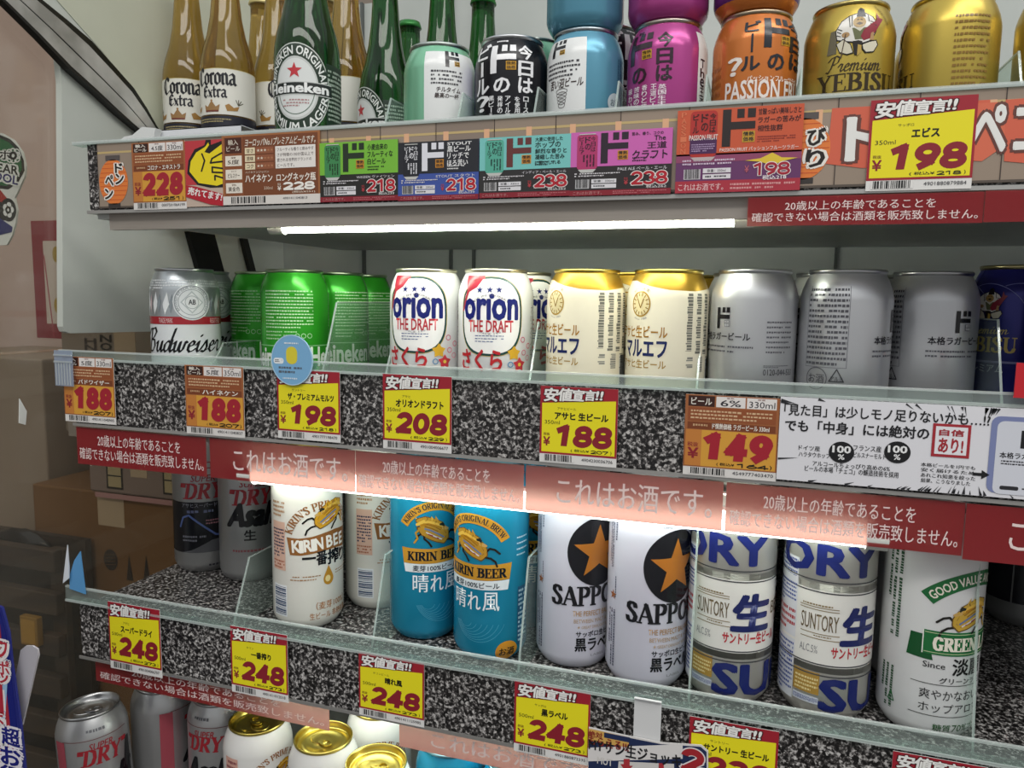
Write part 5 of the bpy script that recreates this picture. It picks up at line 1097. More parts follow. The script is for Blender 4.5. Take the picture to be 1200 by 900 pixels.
_, b, _, d = f.pbox(550, 694, 570, 716); f.text('晴', cx - 22, b, cx - 8, d, '#e6f0f4', .02, 3); f.text('れ', cx - 6, b, cx + 6, d - 1, '#e6f0f4', .02, 3); f.text('風', cx + 8, b, cx + 22, d, '#e6f0f4', .02, 3)
u, v = f.ref(594, 764); f.ell(u, v, 10.5, 9.5, '#d8922a', 3); f.text('お酒', u - 7, v - 3.6, u + 7, v + 3.6, '#241a10', .03, 4)
for k in range(7): f.arcband(cx - 8 + k * 2, 38 + k, 6 + k * 3, 200, 340, .3, '#52a8c4', 2)
h1 = canref(XL(457, 660, YBc + 18), YBc + 18, ZB); dh = f.ref(540, 671)[0] - h1(492, 671)[0]
q = lambda x0, y0, x1, y1: (h1(x0, (y0 + y1) / 2)[0] + dh, h1((x0 + x1) / 2, y1)[1], h1(x1, (y0 + y1) / 2)[0] + dh, h1((x0 + x1) / 2, y0)[1])
sh = -cx - 0; pa = q(466, 668, 487, 712); wq = cx - 62
f.rect(wq - 9, pa[1], wq + 8, pa[3], '#2c5c80', 2); f.dashes(wq - 8, pa[1] + 1, wq + 7, pa[3] - 1, 12, '#b4d0e0', 3, mean=1.7); pb = q(467, 714, 487, 750); f.barcode(wq - 8, pb[1], wq + 8, pb[3], '#2c3c5c', '#e8eef2', vertical=True); pc = q(466, 630, 486, 651); f.dashes(wq - 9, pc[1], wq + 8, pc[3], 4, '#b4d4e2', 3, fill=.3, mean=2)
f.dashes(cx + 38, 92, cx + 52, 112, 4, '#bcdce8', 3, fill=.3, mean=2); f.rect(cx + 40, 14, cx + 54, 66, '#2c5c80', 2); f.dashes(cx + 41, 16, cx + 53, 64, 12, '#b4d0e0', 3, mean=1.7)
can_kind('blue', HT, [(200, '#1f93b8', 'k')], '#7fb6c6', f)
can('blue', *R_, 0, 'bright blue tall can with a gold banner, right one of the front pair', 'blue tall cans')
xh1 = XL(457, 660, YBc + 18); can('blue', xh1, YBc + 18, ZB, turn(R_, (545, 671), (xh1, YBc + 18, ZB), (500, 671)), 'bright blue tall can with a gold banner, left one of the front pair', 'blue tall cans')
can('blue', xh1 - 6, YBc + 92, ZB, 2.4, 'bright blue tall can behind the left blue one', 'blue tall cans'); can('blue', XH + 9, YBc + 72, ZB, 1.0, 'bright blue tall can behind the right blue one', 'blue tall cans')
# star can
XP = -73.5; R_ = (XP, YBc, ZB); f = A(R_)
cx = f.ref(793, 664)[0]; lo, hi = f.ref(793, 706)[1], f.ref(793, 622)[1]; cy = (lo + hi) / 2; rr_ = (hi - lo) / 2
f.ell(cx, cy, rr_ * .94, rr_, '#17171c', 2, 44); f.star(cx, cy - .5, rr_ * .80, '#b06c26', 4, .42)
a, b = f.ref(734, 720)[0], f.ref(770, 732)[1]; hgt = f.ref(770, 709)[1] - b; f.ntext('SAPPORO', a, b, a + 2 * (cx - a), b + hgt, '#17171c', SERIF, 4, .2, .08)
v0 = f.ref(775, 745)[1]; f.text('THE PERFECT BALANCE', cx - 22, v0, cx + 22, v0 + 4.6, '#b08a5c', .02, 3); f.text('BETWEEN MALT & HOPS', cx - 21, v0 - 6, cx + 21, v0 - 2.6, '#b29470', .01, 3); f.text('★ GREAT DRAUGHT BEER ★', cx - 18, v0 - 11, cx + 18, v0 - 8, '#b89c7c', .01, 3)
v0 = f.ref(780, 770)[1]; f.text('サッポロ生ビール', cx - 19, v0, cx + 22, v0 + 5.2, '#1c1c22', .03, 3); v0 = f.ref(780, 787)[1]; f.text('黒ラベル', cx - 19.5, v0, cx + 20, v0 + 11, '#17171c', .045, 3); f.text('LABEL', cx - 6, v0 - 5, cx + 8, v0 - 3, '#8a8a90', 0, 3)
v0 = f.ref(790, 620)[1]; f.text('SINCE 1876', cx - 14, v0, cx + 14, v0 + 2.4, '#8a8a92', .01, 3)
lx = f.ref(718, 700)[0]
for x0, x1, v0, v1 in ((lx - 5, lx + 1, 96, 140), (lx + 2, lx + 5, 110, 148), (lx - 5, lx + 5, 14, 62), (lx + 3, lx + 5, 62, 90)): f.dashes(x0, v0, x1, v1, 3 if x1 - x0 > 4 else 1, '#55556a', 3, vertical=True, mean=1.7)
u, v = f.ref(719, 697); f.star(u, v, 4.5, '#9c5c34', 3)
f.barcode(lx - 30, 20, lx - 12, 56)
can_kind('star', HT, [(200, '#cdcbd8', 'g')], '#c8c8cc', f)
can('star', *R_, 0, 'white tall can with an orange star on a black disc, in front on the right', 'white tall cans with an orange star')
xp1 = XL(629, 700, YBc + 14); can('star', xp1, YBc + 14, ZB, turn(R_, (738, 720), (xp1, YBc + 14, ZB), (651, 700)), 'white tall can with an orange star on a black disc, beside the blue cans', 'white tall cans with an orange star')
can('star', XP + 1, YBc + 74, ZB, .5, 'white tall can with an orange star, behind the front right one', 'white tall cans with an orange star')
# banded silver can
XU = 64.5; R_ = (XU, YBc, ZB); f = A(R_); NV = '#1b2566'
vv = lambda y: f.ref(965, y)[1]
g1, g2 = vv(689), vv(787)
f.rect(-103, g2 + 3, 103, g1 - 3, '#e0ded8', 1)
for v in (g1 + 4.2, g1 - 4.2, g2 + 4.2, g2 - 4.2): f.rect(-103, v - .5, 103, v + .5, '#4a4a4c', 3)
cx = f.ref(1004, 735)[0]
f.text('ORY', f.ref(924, 655)[0] - 5, vv(675) , f.ref(1022, 660)[0] + 3, vv(640), NV, .06, 3); f.text('SUNT', f.ref(924, 655)[0] - 88, vv(675), f.ref(924, 655)[0] - 10, vv(640), NV, .075, 3)
f.text('SU', f.ref(965, 815)[0] - 2, vv(834), f.ref(1016, 815)[0] + 5, vv(797), NV, .06, 3); f.text('NTORY', f.ref(1016, 815)[0] + 10, vv(836), f.ref(1016, 815)[0] + 96, vv(799), NV, .075, 3)
a, b, c, d = f.pbox(939, 721, 983, 740); f.text('SUNTORY', a, b, c, d, '#6b5c44', .02, 3)
a, b, c, d = f.pbox(989, 714, 1021, 756); f.text('生', a - 1, b, c + 1, d, '#20285f', .075, 4, shear=.08)
f.text('BEER', c + 6, b + 10, c + 28, b + 20, '#6b5c44', .02, 3)
for y in (714, 722 - 5, 745, 751): a = f.ref(938, y)[0]; c_ = f.ref(984, y)[0]; f.rect(a, vv(y) - .3, c_, vv(y) + .3, '#8c7a58', 3)
a, b, c, d = f.pbox(941, 709, 984, 713); f.dashes(a, b, c, d, 1, '#8c7a58', 3, mean=1.6); a, b, c, d = f.pbox(953, 747, 984, 750); f.dashes(a, b, c, d, 1, '#8c7a58', 3, mean=1.6)
a, b, c, d = f.pbox(937, 755, 958, 764); f.text('ALC.5%', a, b, c, d, '#8c8c90', .01, 3)
a, b, c, d = f.pbox(974, 760, 1020, 773); f.text('サントリー生ビール', a, b, a + 46, d, '#b8323c', .05, 3)
a, b, c, d = f.pbox(931, 786, 960, 812); f.rect(a - 1, b, c, d, '#a8843c', 2); f.dashes(a + .5, b + 1, c - 1, d - 4, 4, '#e2cf94', 3, mean=1.6); f.rect(a - 1, 14, c, b - 2, '#c8ccd6', 2); f.dashes(a - .5, 15, c - .5, b - 3, 6, '#3c4c8c', 3, mean=1.3)
a = f.ref(914, 740)[0]; c = f.ref(935, 740)[0]
f.rect(a - 4, 60, c - 2, 122, '#d4d6dc', 2); f.dashes(a - 3, 84, c - 3, 121, 12, '#4a5a98', 3, mean=1.6); f.dashes(a - 3, 62, c - 3, 82, 4, '#b8484c', 3, mean=1.6); f.rect(a - 4, 12, c - 2, 58, '#d4d6dc', 2); f.dashes(a - 3, 14, c - 3, 56, 12, '#4a5a98', 3, mean=1.4)
can_kind('banded', HT, [(200, '#c9c7c0', 'b')], '#c8c8c4', f, (g1, g2))
can('banded', *R_, 0, 'silver tall can with big blue lettering and a white band, right one of the pair', 'silver tall cans with a white band')
xu1 = XU - 71.5; can('banded', xu1, YBc, ZB, turn(R_, (1004, 735), (xu1, YBc, ZB), (876, 715)), 'silver tall can with big blue lettering and a white band, beside the star cans', 'silver tall cans with a white band')
can('banded', xu1 + 4, YBc + 72, ZB, .9, 'silver tall can with a white band behind the left banded one', 'silver tall cans with a white band'); can('banded', XU + 3, YBc + 72, ZB, 2.2, 'silver tall can with a white band behind the right banded one', 'silver tall cans with a white band')
# green ribbon can
XG = 135.5; R_ = (XG, YBc, ZB); f = A(R_); GR = '#1f6a38'
vv = lambda y: f.ref(1095, y)[1]; gl = f.ref(1093, 755)[0]; gw = (f.ref(1149, 755)[0] - gl) / 5.32 * 8.1; cx = gl + gw / 2 - 2; hw = cx - f.ref(1081, 755)[0]
gr = (f.ref(1079, 697)[0] - cx); gd = vv(668) - vv(697); gR = (gr * gr + gd * gd) / (2 * gd); ga = math.degrees(math.asin(min(.98, abs(gr) / gR)))
cyb = vv(668) - gR
f.arcband(cx, cyb, gR - 11, 90 + ga, 90 - ga, 11, GR, 2); f.arc('GOOD VALUE AND TASTE', cx, cyb, gR - 8.8, 90 + ga * .93, 90 - ga * .93, 6.2, '#ece8d8', .035, L=3)
u, v = f.ref(1097, 722); beast(f, u + 20, v, 22, 1, '#c8a03c')
f.poly([(cx - hw, vv(740)), (cx + hw, vv(740)), (cx + hw, vv(768)), (cx - hw, vv(768))], GR, 3); f.poly([(cx - hw - 8, vv(746)), (cx - hw + 3, vv(746)), (cx - hw + 7, vv(775)), (cx - hw - 10, vv(774))], '#17502a', 2); f.poly([(cx + hw - 3, vv(746)), (cx + hw + 8, vv(746)), (cx + hw + 10, vv(774)), (cx + hw - 7, vv(775))], '#17502a', 2)
f.rect(cx - hw - .3, vv(768), cx - hw + .4, vv(740), '#e8e8e0', 4)
for y in (742.5, 765.5): f.rect(cx - hw + 1, vv(y) - .25, cx + hw - 1, vv(y) + .25, '#b8c89c', 4)
gl = f.ref(1093, 755)[0]; gw = (f.ref(1149, 755)[0] - gl) / 5.32 * 8.1; f.ntext('GREEN LABEL', gl, vv(762), gl + gw, vv(747), '#efe9d8', SERIF, 5, .24, .1)
cx = f.ref(1128, 740)[0] + 3
f.text('Since', cx - 27, vv(784), cx - 13, vv(777), '#2c2c2c', .02, 3); f.text('淡麗', cx - 8, vv(791), cx + 17, vv(771), '#1c1c1c', .03, 3); f.text('2002', cx + 19, vv(784), cx + 30, vv(777), '#2c2c2c', .02, 3); f.text('グリーンラベル', cx - 16, vv(801), cx + 22, vv(794), '#2c2c2c', .025, 3)
for y in (803, 840): f.rect(cx - 34, vv(y) - .25, cx + 34, vv(y) + .25, '#4a4a48', 3)
f.text('爽やかなおいしさ', cx - 28, vv(821), cx + 30, vv(809), '#242424', .01, 3); f.text('ホップアロマ', cx - 28, vv(836), cx + 18, vv(825), '#242424', .01, 3); f.text('糖質', cx - 18, vv(858), cx - 6, vv(849), '#2c5a30', .02, 3); f.text('70%オフ', cx - 5, vv(858), cx + 22, vv(848), '#2c5a30', .01, 3)
a = f.ref(1041, 700)[0]; c = f.ref(1058, 700)[0]; f.dashes(a, 70, c, 150, 3, '#3c5c44', 3, vertical=True, fill=.6, mean=1.8); f.dashes(a - 1, 16, c - 2, 48, 3, '#3c5c44', 3, vertical=True, mean=1.6)
u, v = f.ref(1044, 815); f.line([(u - 2.5, v - 3), (u, v + 4), (u + 2.5, v - 3), (u - 2.5, v - 3)], .8, '#1f6a38', 3)
can_kind('greenribbon', HT, [(200, '#dcdcdc', 'g')], '#c8c8cc', f)
can('greenribbon', *R_, 0, 'white tall can with a green name ribbon at the right end of its shelf', 'white tall cans with a green ribbon')
can('greenribbon', XG + 3, YBc + 74, ZB, 1.9, 'white tall can with a green ribbon, mostly hidden behind the front one', 'white tall cans with a green ribbon')
# dark silver tall cans at the left
RD = '#a02630'
XA, YA = XL(205, 600, 690, 31), 690; R_ = (XA, YA, ZB); f = A(R_); vv = lambda y: f.ref(240, y)[1]; cx = f.ref(238, 580)[0]
f.text('SUPER', cx - 13, vv(565), cx + 13, vv(557), RD, .02, 3, shear=.2); f.ntext('"DRY"', cx - 28, vv(585), cx + 27, vv(567), RD, SERIF, 3, .2, .07, 0, .18)
f.rect(-103, vv(648), 103, vv(589), '#15151c', 2); f.text('辛口', cx - 9, vv(551), cx + 9, vv(541), RD, .03, 3)
f.line([(cx - 27, vv(618)), (cx - 23, vv(607)), (cx - 16, vv(604)), (cx - 4, vv(614)), (cx + 12, vv(628)), (cx + 26, vv(632))], 2.2, '#5a6ea8', 4); f.text('アサヒスーパードライ', cx - 24, vv(595), cx + 24, vv(590), '#8a8a94', .02, 4); f.dashes(cx - 18, vv(603), cx + 14, vv(597), 1, '#6a7090', 4, mean=3); f.dashes(cx + 2, vv(616), cx + 28, vv(609), 2, '#a07078', 4, mean=2); f.dashes(cx - 24, vv(636), cx + 2, vv(627), 2, '#7c7c86', 4, mean=2)
f.poly([(cx - 26, vv(648)), (cx + 30, vv(648)), (cx + 30, vv(632)), (cx + 8, vv(634)), (cx - 14, vv(645))], '#5c5c60', 3); f.dashes(cx + 4, vv(666), cx + 28, vv(661), 1, '#4a4a50', 3, mean=3)
can_kind('darkband', HT, [(200, '#a8a8a8', 'b')], '#b0b0b0', f)
can('darkband', *R_, 0, 'silver tall can with a black band and blue curve, leftmost on its shelf', 'silver tall cans with red lettering')
XA2 = XA + 67; R2 = (XA2, 684, ZB); f = A(R2); vv = lambda y: f.ref(300, y)[1]; cx = f.ref(300, 580)[0] - 4
f.text('SUPER', cx - 13, vv(571), cx + 13, vv(563), RD, .02, 3, shear=.2); f.ntext('"DRY"', cx - 27, vv(592), cx + 26, vv(574), RD, SERIF, 3, .2, .07, 0, .18); f.text('Asahi', cx - 27, vv(616), cx + 28, vv(591), '#141418', .09, 4, shear=.25)
f.text('生', cx - 9, vv(633), cx + 3, vv(621), '#1c1c20', .04, 3); f.dashes(cx - 22, vv(648), cx + 20, vv(643), 1, '#a06468', 3, mean=3); f.rect(cx - 4, vv(590), cx + 2, 160, '#c08890', 2)
can_kind('redscript', HT, [(200, '#b4b4b4', 'b')], '#b0b0b0', f)
can('redscript', *R2, 0, 'silver tall can with bold black slanted lettering behind the brown ribbon can', 'silver tall cans with red lettering')
can('redscript', XA2 + 4, 758, ZB, .6, 'silver tall can in shadow behind the black lettered one', 'silver tall cans with red lettering')
can('darkband', 268, YBc + 240, ZB, 2.6, 'dark banded tall can far back in the shade behind the green ribbon cans', 'silver tall cans with red lettering')  # darker kind of can picked here, dimness of the corner put into its colour

# ------------------------------------------------------------------ short cans on the bottom deck (seen from above)
ZD = -418.0
def deck_floor(Y): return -560 + (Y - 560) * 20 / 440
def on_deck(key, px, py, rot, label, group, tabrot=0, tilt=None, Zt=ZD):
    p = atz(px, py, Zt); return can(key, p.x, p.y, Zt - 122, rot, label, group, tabrot, tilt)
p = atz(113, 828, ZD); R_ = (p.x, p.y, ZD - 122); f = A(R_); cx = f.ref(122, 880)[0]; vv = lambda y: f.ref(120, y)[1]
f.text('SUPER', cx - 9, vv(882), cx + 13, vv(874), RD, .02, 3, shear=.2); f.ntext('"DRY"', cx - 22, vv(899), cx + 26, vv(881), RD, SERIF, 3, .2, .07, 0, .18); f.text('Asahi', cx - 22, 40, cx + 28, 66, '#141418', .09, 4, shear=.25)
f.dashes(cx - 10, 106, cx + 22, 111, 1, '#6a6a6e', 3, mean=3); f.poly([(cx + 16, 20), (cx + 34, 20), (cx + 34, 88), (cx + 28, 88)], '#1c1c20', 3); f.rect(cx - 45, 10, cx - 32, 100, '#b0505c', 2); f.rect(cx - 34, 100, cx + 30, 100.8, '#7c5c5c', 3)
can_kind('shortdry', 122, [(200, '#bcbcbc', 'b')], '#b4b4b4', f)
G_ = 'short silver cans on the bottom deck'
on_deck('shortdry', 113, 828, 0, 'silver short can with red lettering in the bottom left corner', G_, .5, (0, -.07))
on_deck('shortdry', 191, 797, 1.0, 'silver short can with red lettering, second from the left on bottom deck', G_)
on_deck('shortdry', 258, 811, -.9, 'silver short can with a red stripe beside the gold lidded cans', G_)
p = atz(302, 842, ZD); R_ = (p.x, p.y, ZD - 122); f = A(R_); cx = f.ref(318, 890)[0] + 8
f.arc("KIRIN'S PRIME BREW", cx, 70, 24, 165, 15, 6, BR, L=3, font=SERIF); beast(f, cx, 80, 15); f.rect(cx - 27, 52, cx + 27, 66, BR, 2); f.text('KIRIN BEER', cx - 22, 55, cx + 22, 63, '#f4efe6', .05, 4)
f.rect(cx - 56, 30, cx - 40, 98, '#d8a898', 2); f.dashes(cx - 55, 32, cx - 41, 96, 12, '#8c4a50', 3, mean=1.7)
can_kind('shortbrown', 122, [(200, '#dedcd8', 'g')], '#c8b45c', f)
G_ = 'gold lidded white cans on the bottom deck'
on_deck('shortbrown', 302, 842, 0, 'white short can with a gold lid in front of the silver cans', G_, 2.6)
on_deck('shortbrown', 379, 863, .6, 'white short can with a brightly lit gold lid, middle of three', G_, -.5)
on_deck('shortbrown', 441, 892, .2, 'white short can with a gold lid, nearest the blue cans', G_, .2)
can('shortbrown', -350, 655, ZD - 122, -.7, 'white short can set back under the lower shelf lamp', G_)
R_ = (-256, 622, ZD - 122); f = A(R_); cx = f.ref(512, 885)[0]
f.arcband(cx, 74, 20, 160, 20, 8.6, GD, 2); f.arc("KIRIN'S ORIGINAL BREW", cx, 74, 22, 156, 24, 4.8, '#1c2a34', L=3, font=SERIF); beast(f, cx, 84, 15, -1, '#c8922c'); f.rect(cx - 28, 50, cx + 28, 64, GD, 2); f.text('KIRIN BEER', cx - 24, 53, cx + 24, 61, '#141c22', .05, 4)
can_kind('shortblue', 122, [(200, '#1f93b8', 'k')], '#8fc0cc', f)
G_ = 'blue short cans on the bottom deck'
for i, (px, py, r, n) in enumerate(((-256, 622, 0, 'blue short can with a gold arc under the red strip, leftmost'), (-187, 614, .5, 'blue short can under the red strip, second from the left'), (-119, 606, -.4, 'blue short can under the red strip, third from the left'))): can('shortblue', px, py, ZD - 122, r, n, G_)

# ================================================================== BOTTLES
def bottle_kind(name, prof, glass, capc, art, R):
    V = []; Fc = []; MI = []; lathe(prof, 40, V, Fc, MI, 0); g = mk('glass_body', V, Fc, MI, [glass])
    H = prof[-1][1]; V = []; Fc = []; MI = []; lathe([(0, H - 7), (14.5, H - 7), (15.5, H - 6), (13.6, H + .6), (0, H + 1)], 21, V, Fc, MI, 0); c = mk('crown_cap', V, Fc, MI, [mat(capc, 'k')])
    q = [a for a in prof if a[0] > 10 and a[1] > 2]
    def pr(v):
        for (r0, z0), (r1, z1) in zip(q, q[1:]):
            if z0 <= v <= z1: return r0 + (r1 - r0) * (v - z0) / max(z1 - z0, 1e-6) + .25
        return R
    V = []; Fc = []; MI = []; ms = []; wrap_into(art, pr, V, Fc, MI, ms, R, 3.0, tuple(range(108, 190, 6))); l = mk('paper_label', V, Fc, MI, ms)
    KIND[name] = (g, c, l)
def bottle(name, X, Y, Z, rot, label, group):
    g, c, l = KIND[name]; t = tag(empty('beer_bottle', W3(X, Y, Z + .6)), label, 'bottle', group); t.rotation_euler = (0, 0, rot)
    link('glass_body', g, (0, 0, 0), t); link('crown_cap', c, (0, 0, 0), t); link('paper_label', l, (0, 0, 0), t); return t
# clear bottle with amber drink
YC = 745.0; XC = at(267, 100, YC).x; RC = 29.5
f = Flat('p'); f.ref = canref(XC, YC, ZT, RC); vv = lambda y: f.ref(267, y)[1]
v0, v1 = vv(135), vv(81); cx = f.ref(270, 100)[0]
f.rect(-92, v0, 92, v1, '#e6e4da', 0); f.rect(-92, v1 - .6, 92, v1, '#c9b878', 1)
for s in (-1, 1): pass
a = f.ref(237, 95)[0] - 4; f.ntext('Corona', a, vv(100), a + 46, vv(100) + 18, '#15151c', BLACK, 3, .2, .06, .7)
f.ntext('Extra', a + 8, vv(115), a + 36, vv(115) + 12.5, '#1c1c26', BLACK, 3, .18, .06, .7)
c0 = a + 19; vb = vv(132); f.poly([(c0 - 8, vb), (c0 + 8, vb), (c0 + 9.5, vb + 8), (c0 + 5, vb + 5.5), (c0, vb + 12), (c0 - 5, vb + 5.5), (c0 - 9.5, vb + 8)], '#a07a4c', 3); f.ell(c0, vb + 12, 1.3, 1.3, '#a07a4c', 3, 10); f.rect(c0 - 8, vb, c0 + 8, vb + 1.8, '#7a3c30', 4)
for s in (-1, 1):
    x = c0 + s * 23; f.poly([(x - 6, vb + 1), (x + 5, vb + 2), (x + 7, vb + 7), (x + 1, vb + 5), (x - 4, vb + 9), (x - 8, vb + 7)], '#a87c3c', 3)
    for k in range(4): f.line([(x + s * 6, vb + 8), (x + s * 6 + math.cos(.5 + k * .5) * 6, vb + 8 + math.sin(.5 + k * .5) * 6)], .9, '#5a5440', 3)
f.rect(-92, v0 - 20, 92, v0 - 1.5, '#1e1e2c', 0); f.dashes(a, v0 - 9, a + 40, v0 - 4, 2, '#b8a878', 2, mean=2)
pb = [(0, 4), (22, 3), (26, 0), (29, 3), (29.5, 6), (29.5, v1 + 4), (29, v1 + 12), (26.5, v1 + 24), (21, v1 + 42), (17.2, v1 + 62), (15, v1 + 84), (13.2, v1 + 104), (13, v1 + 118), (13.8, v1 + 120), (13.8, v1 + 126), (12.5, v1 + 128)]
bottle_kind('amber', pb, AMBER, '#d8c88c', f, RC)
G_ = 'clear beer bottles with white labels'
bottle('amber', XC, YC, ZT, 0, 'clear bottle of amber beer with a white label, in front of the others', G_)
xc1 = at(222, 100, YC + 20).x; bottle('amber', xc1, YC + 20, ZT, turn((XC, YC, ZT), (240, 95), (xc1, YC + 20, ZT), (200, 100)), 'clear bottle of amber beer with a white label, farthest left', G_)
for x, y, r, n in ((-560, 804, .8, 'clear bottle of amber beer between the front pair and the green bottle'), (-468, 806, 2.2, 'clear bottle of amber beer right behind the big green bottle'), (-625, 862, 1.5, 'clear bottle of amber beer in the back behind the left pair'), (-540, 878, 2.5, 'clear bottle of amber beer at the back, behind the front labelled one')): bottle('amber', x, y, ZT, r, n, G_)
# green bottle
YH = 628.0; XHb = at(360.5, 100, YH).x; RH = 30.0
f = Flat('p'); f.ref = canref(XHb, YH, ZT, RH); vv = lambda y: f.ref(355, y)[1]
cx = f.ref(346, 105)[0]; cy = vv(104)
ry = vv(50) - cy; rx = 31.5
f.ell(cx, cy, rx, ry, '#c8ccc8', 0, 44); f.ell(cx, cy, rx - 1, ry - 1, '#17301f', 1, 44); f.ell(cx, cy, rx * .66, ry * .70, '#c9cdca', 2, 40); f.ell(cx, cy, rx * .61, ry * .65, '#dfe2e0', 3, 40)
f.arc('HEINEKEN ORIGINAL', cx, cy, rx * .74, 175, 5, 6, '#e9ece8', .035, 3, ky=ry / rx); f.arc('PREMIUM LAGER', cx, cy, rx * .95, 190, 350, 6, '#e9ece8', .035, 3, ky=ry / rx, inward=True)
f.star(cx - .5, cy + ry * .38, 7.2, '#c4303a', 5, .42)
f.rect(cx - rx - 2, cy - 5.8, cx + rx + 2, cy + 5.6, '#c8ccc8', 5); f.rect(cx - rx - 2, cy - 5.0, cx + rx + 2, cy + 4.8, '#15201c', 6); f.text('Heineken', cx - rx * .92, cy - 3.6, cx + rx * .94, cy + 4.4, '#f0f2f0', .06, 7)
f.ring(cx, cy, rx * .55, ry * .58, .6, '#4a6a54', 5, 36, 190, 350); f.dashes(cx - 12, cy - ry * .42, cx + 12, cy - 9, 3, '#b48c8c', 5, mean=2.4)
f.rect(34, cy - 30, 80, cy + 24, '#17301f', 0); f.dashes(36, cy - 26, 78, cy + 20, 12, '#a8b8a8', 2, mean=2)
vsh = vv(30)
ph = [(0, 4), (22, 3), (26, 0), (29.5, 3), (30, 6), (30, vv(62)), (29.3, vv(48)), (27, vv(30)), (22.5, vv(10)), (18.5, vv(-16)), (15.5, vv(-50)), (13.5, vv(-90)), (13.2, vv(-110)), (14, vv(-112)), (14, vv(-120)), (12.6, vv(-122))]
bottle_kind('greenbottle', ph, GREENG, '#2c7a34', f, RH)
G_ = 'green long neck bottles'
bottle('greenbottle', XHb, YH, ZT, 0, 'big green bottle with an oval label and red star, in front', G_)
for x, y, r, n in ((-398, 768, -.75, 'green bottle left of the mint can with part of its label showing'), (-345, 800, .9, 'green bottle behind the mint can, left one'), (-318, 858, 1.5, 'green bottle behind the mint can, right one'), (-435, 905, 2.0, 'green bottle at the back between the other green ones')): bottle('greenbottle', x, y, ZT, r, n, G_)

# ------------------------------------------------------------------ dividers
GT, GM, GB = 'clear dividers on the top shelf', 'clear dividers on the middle shelf', 'clear dividers on the lower shelf'
for x, n in ((-322, 'clear divider left of the mint can'), (-252, 'clear divider between mint and black can'), (-183.5, 'clear divider between black and steel blue can'), (-115, 'clear divider between steel blue and pink can'), (-45, 'clear divider between pink and orange can'), (25, 'clear divider between orange and gold can'), (168, 'clear divider right of the gold can showing small print')): divider(x, 597, ZT, 76, 380, 34, n, GT)
for px, py, h, n in ((233, 415, 50, 'clear divider right of the red banded can'), (371, 420, 92, 'clear divider right of the front green can'), (444, 425, 72, 'clear divider between green and oval framed cans'), (616, 432, 78, 'clear divider right of the oval framed cans'), (816, 440, 84, 'clear divider between cream and silver cans'), (1181, 460, 88, 'clear divider before the navy can at the right edge')): divider(at(px, py, 585).x, 584, ZM, h, 390, 36, n, GM)
for px, py, h, n in ((272, 708, 62, 'clear divider left of the brown ribbon can'), (435, 738, 82, 'clear divider left of the blue cans'), (607, 765, 96, 'clear divider between blue and star cans'), (808, 795, 150, 'tall clear divider between star and banded cans'), (1142, 862, 150, 'clear divider right of the green ribbon can')): divider(at(px, py, 557).x, 557, ZB, h, 420, 26, n, GB)

# ================================================================== SMALL THINGS AND THE LEFT SIDE
a = at(178, 160, 604); b_ = at(282, 147, 604)
b = MB(); b.box(0, 0, 0, b_.x - a.x, 1, 54, mat('#e4e6ea')); b.box(0, 0, 53.2, b_.x - a.x, 30, 54, mat('#e4e6ea')); tag(b.link('paper_card', W3(a.x, 604, ZT + .5)), 'blank white folded card in front of the clear bottles', 'card')
b = MB(); p0 = at(138, 164, 596); pts = [(0, 0), (12, 7), (22, 8), (34, 15), (50, 13), (46, 1)]
b.prism(pts, 'y', 0, 8, mat('#e0e2e0', 'r')); tag(b.link('crumpled_wrap', W3(p0.x - 2, 594, 144)), 'bit of crumpled white wrap at the left end of top rail', 'wrap')
p0 = at(84, 692, 548)
b = MB(); b.prism([(0, 0), (20, -3), (16, 40), (8, 30), (1, 14)], 'y', 0, 1, mat('#5c9cd0')); t = b.link('folded_tape', W3(p0.x + 2, 544, -291))
b = MB(); b.prism([(-5, 6), (3, 12), (4, 24), (3.5, 46), (0, 30)], 'y', -3, -2, mat('#dfe3ea')); b.link('tape_flap', (0, 0, 0), t); tag(t, 'folded blue and white tape sticking up at left end of lower shelf', 'tape')
p0 = atx(27, 485, -708); b = MB(); b.prism([(-4, -9), (3, -12), (5, 2), (-2, 16)], 'x', -6, -5, mat('#e6e6e2')); tag(b.link('paper_scrap', W3(-703.8, max(p0.y, 510), p0.z)), 'small torn white paper scrap stuck on the end glass', 'paper')
# cartons beyond the end glass
def carton(label, x0, y0, x1, y1, Y, dep, m_, art=None, name='carton', xmax=-726, zb=None):
    p, q = at(x0, y1, Y), at(x1, y0, Y); X1_ = min(q.x, xmax); zb = p.z if zb is None else zb
    t = tag(empty(name, W3(p.x, Y, zb)), label, 'carton')
    b = MB(); b.box(0, 0, 0, X1_ - p.x, dep, q.z - zb, m_, 3); b.link('box_body', (0, 0, 0), t)
    b = MB(); b.box((X1_ - p.x) * .42, -.4, q.z - zb - 50, (X1_ - p.x) * .58, 0, q.z - zb - 2, mat('#b39a7c', 'g')); b.box((X1_ - p.x) * .42, -.4, q.z - zb - .5, (X1_ - p.x) * .58, dep, q.z - zb + .5, mat('#b39a7c', 'g')); b.link('packing_tape', (0, 0, 0), t)
    if art:
        f = Flat('r'); f.ref = lambda px, py: (at(px, py, Y).x - p.x, at(px, py, Y).z - zb); art(f)
        V = []; Fc = []; MI = []; ms = []
        for l, m2, v, fc in f.items:
            k = len(V); i = slot(ms, m2); V += [(a / 1000, -(.3 + .2 * l) / 1000, c / 1000) for a, c in v]; Fc += [tuple(z + k for z in w) for w in fc]; MI += [i] * len(fc)
        link('box_print', mk('box_print', V, Fc, MI, ms), (0, 0, 0), t)
    return t
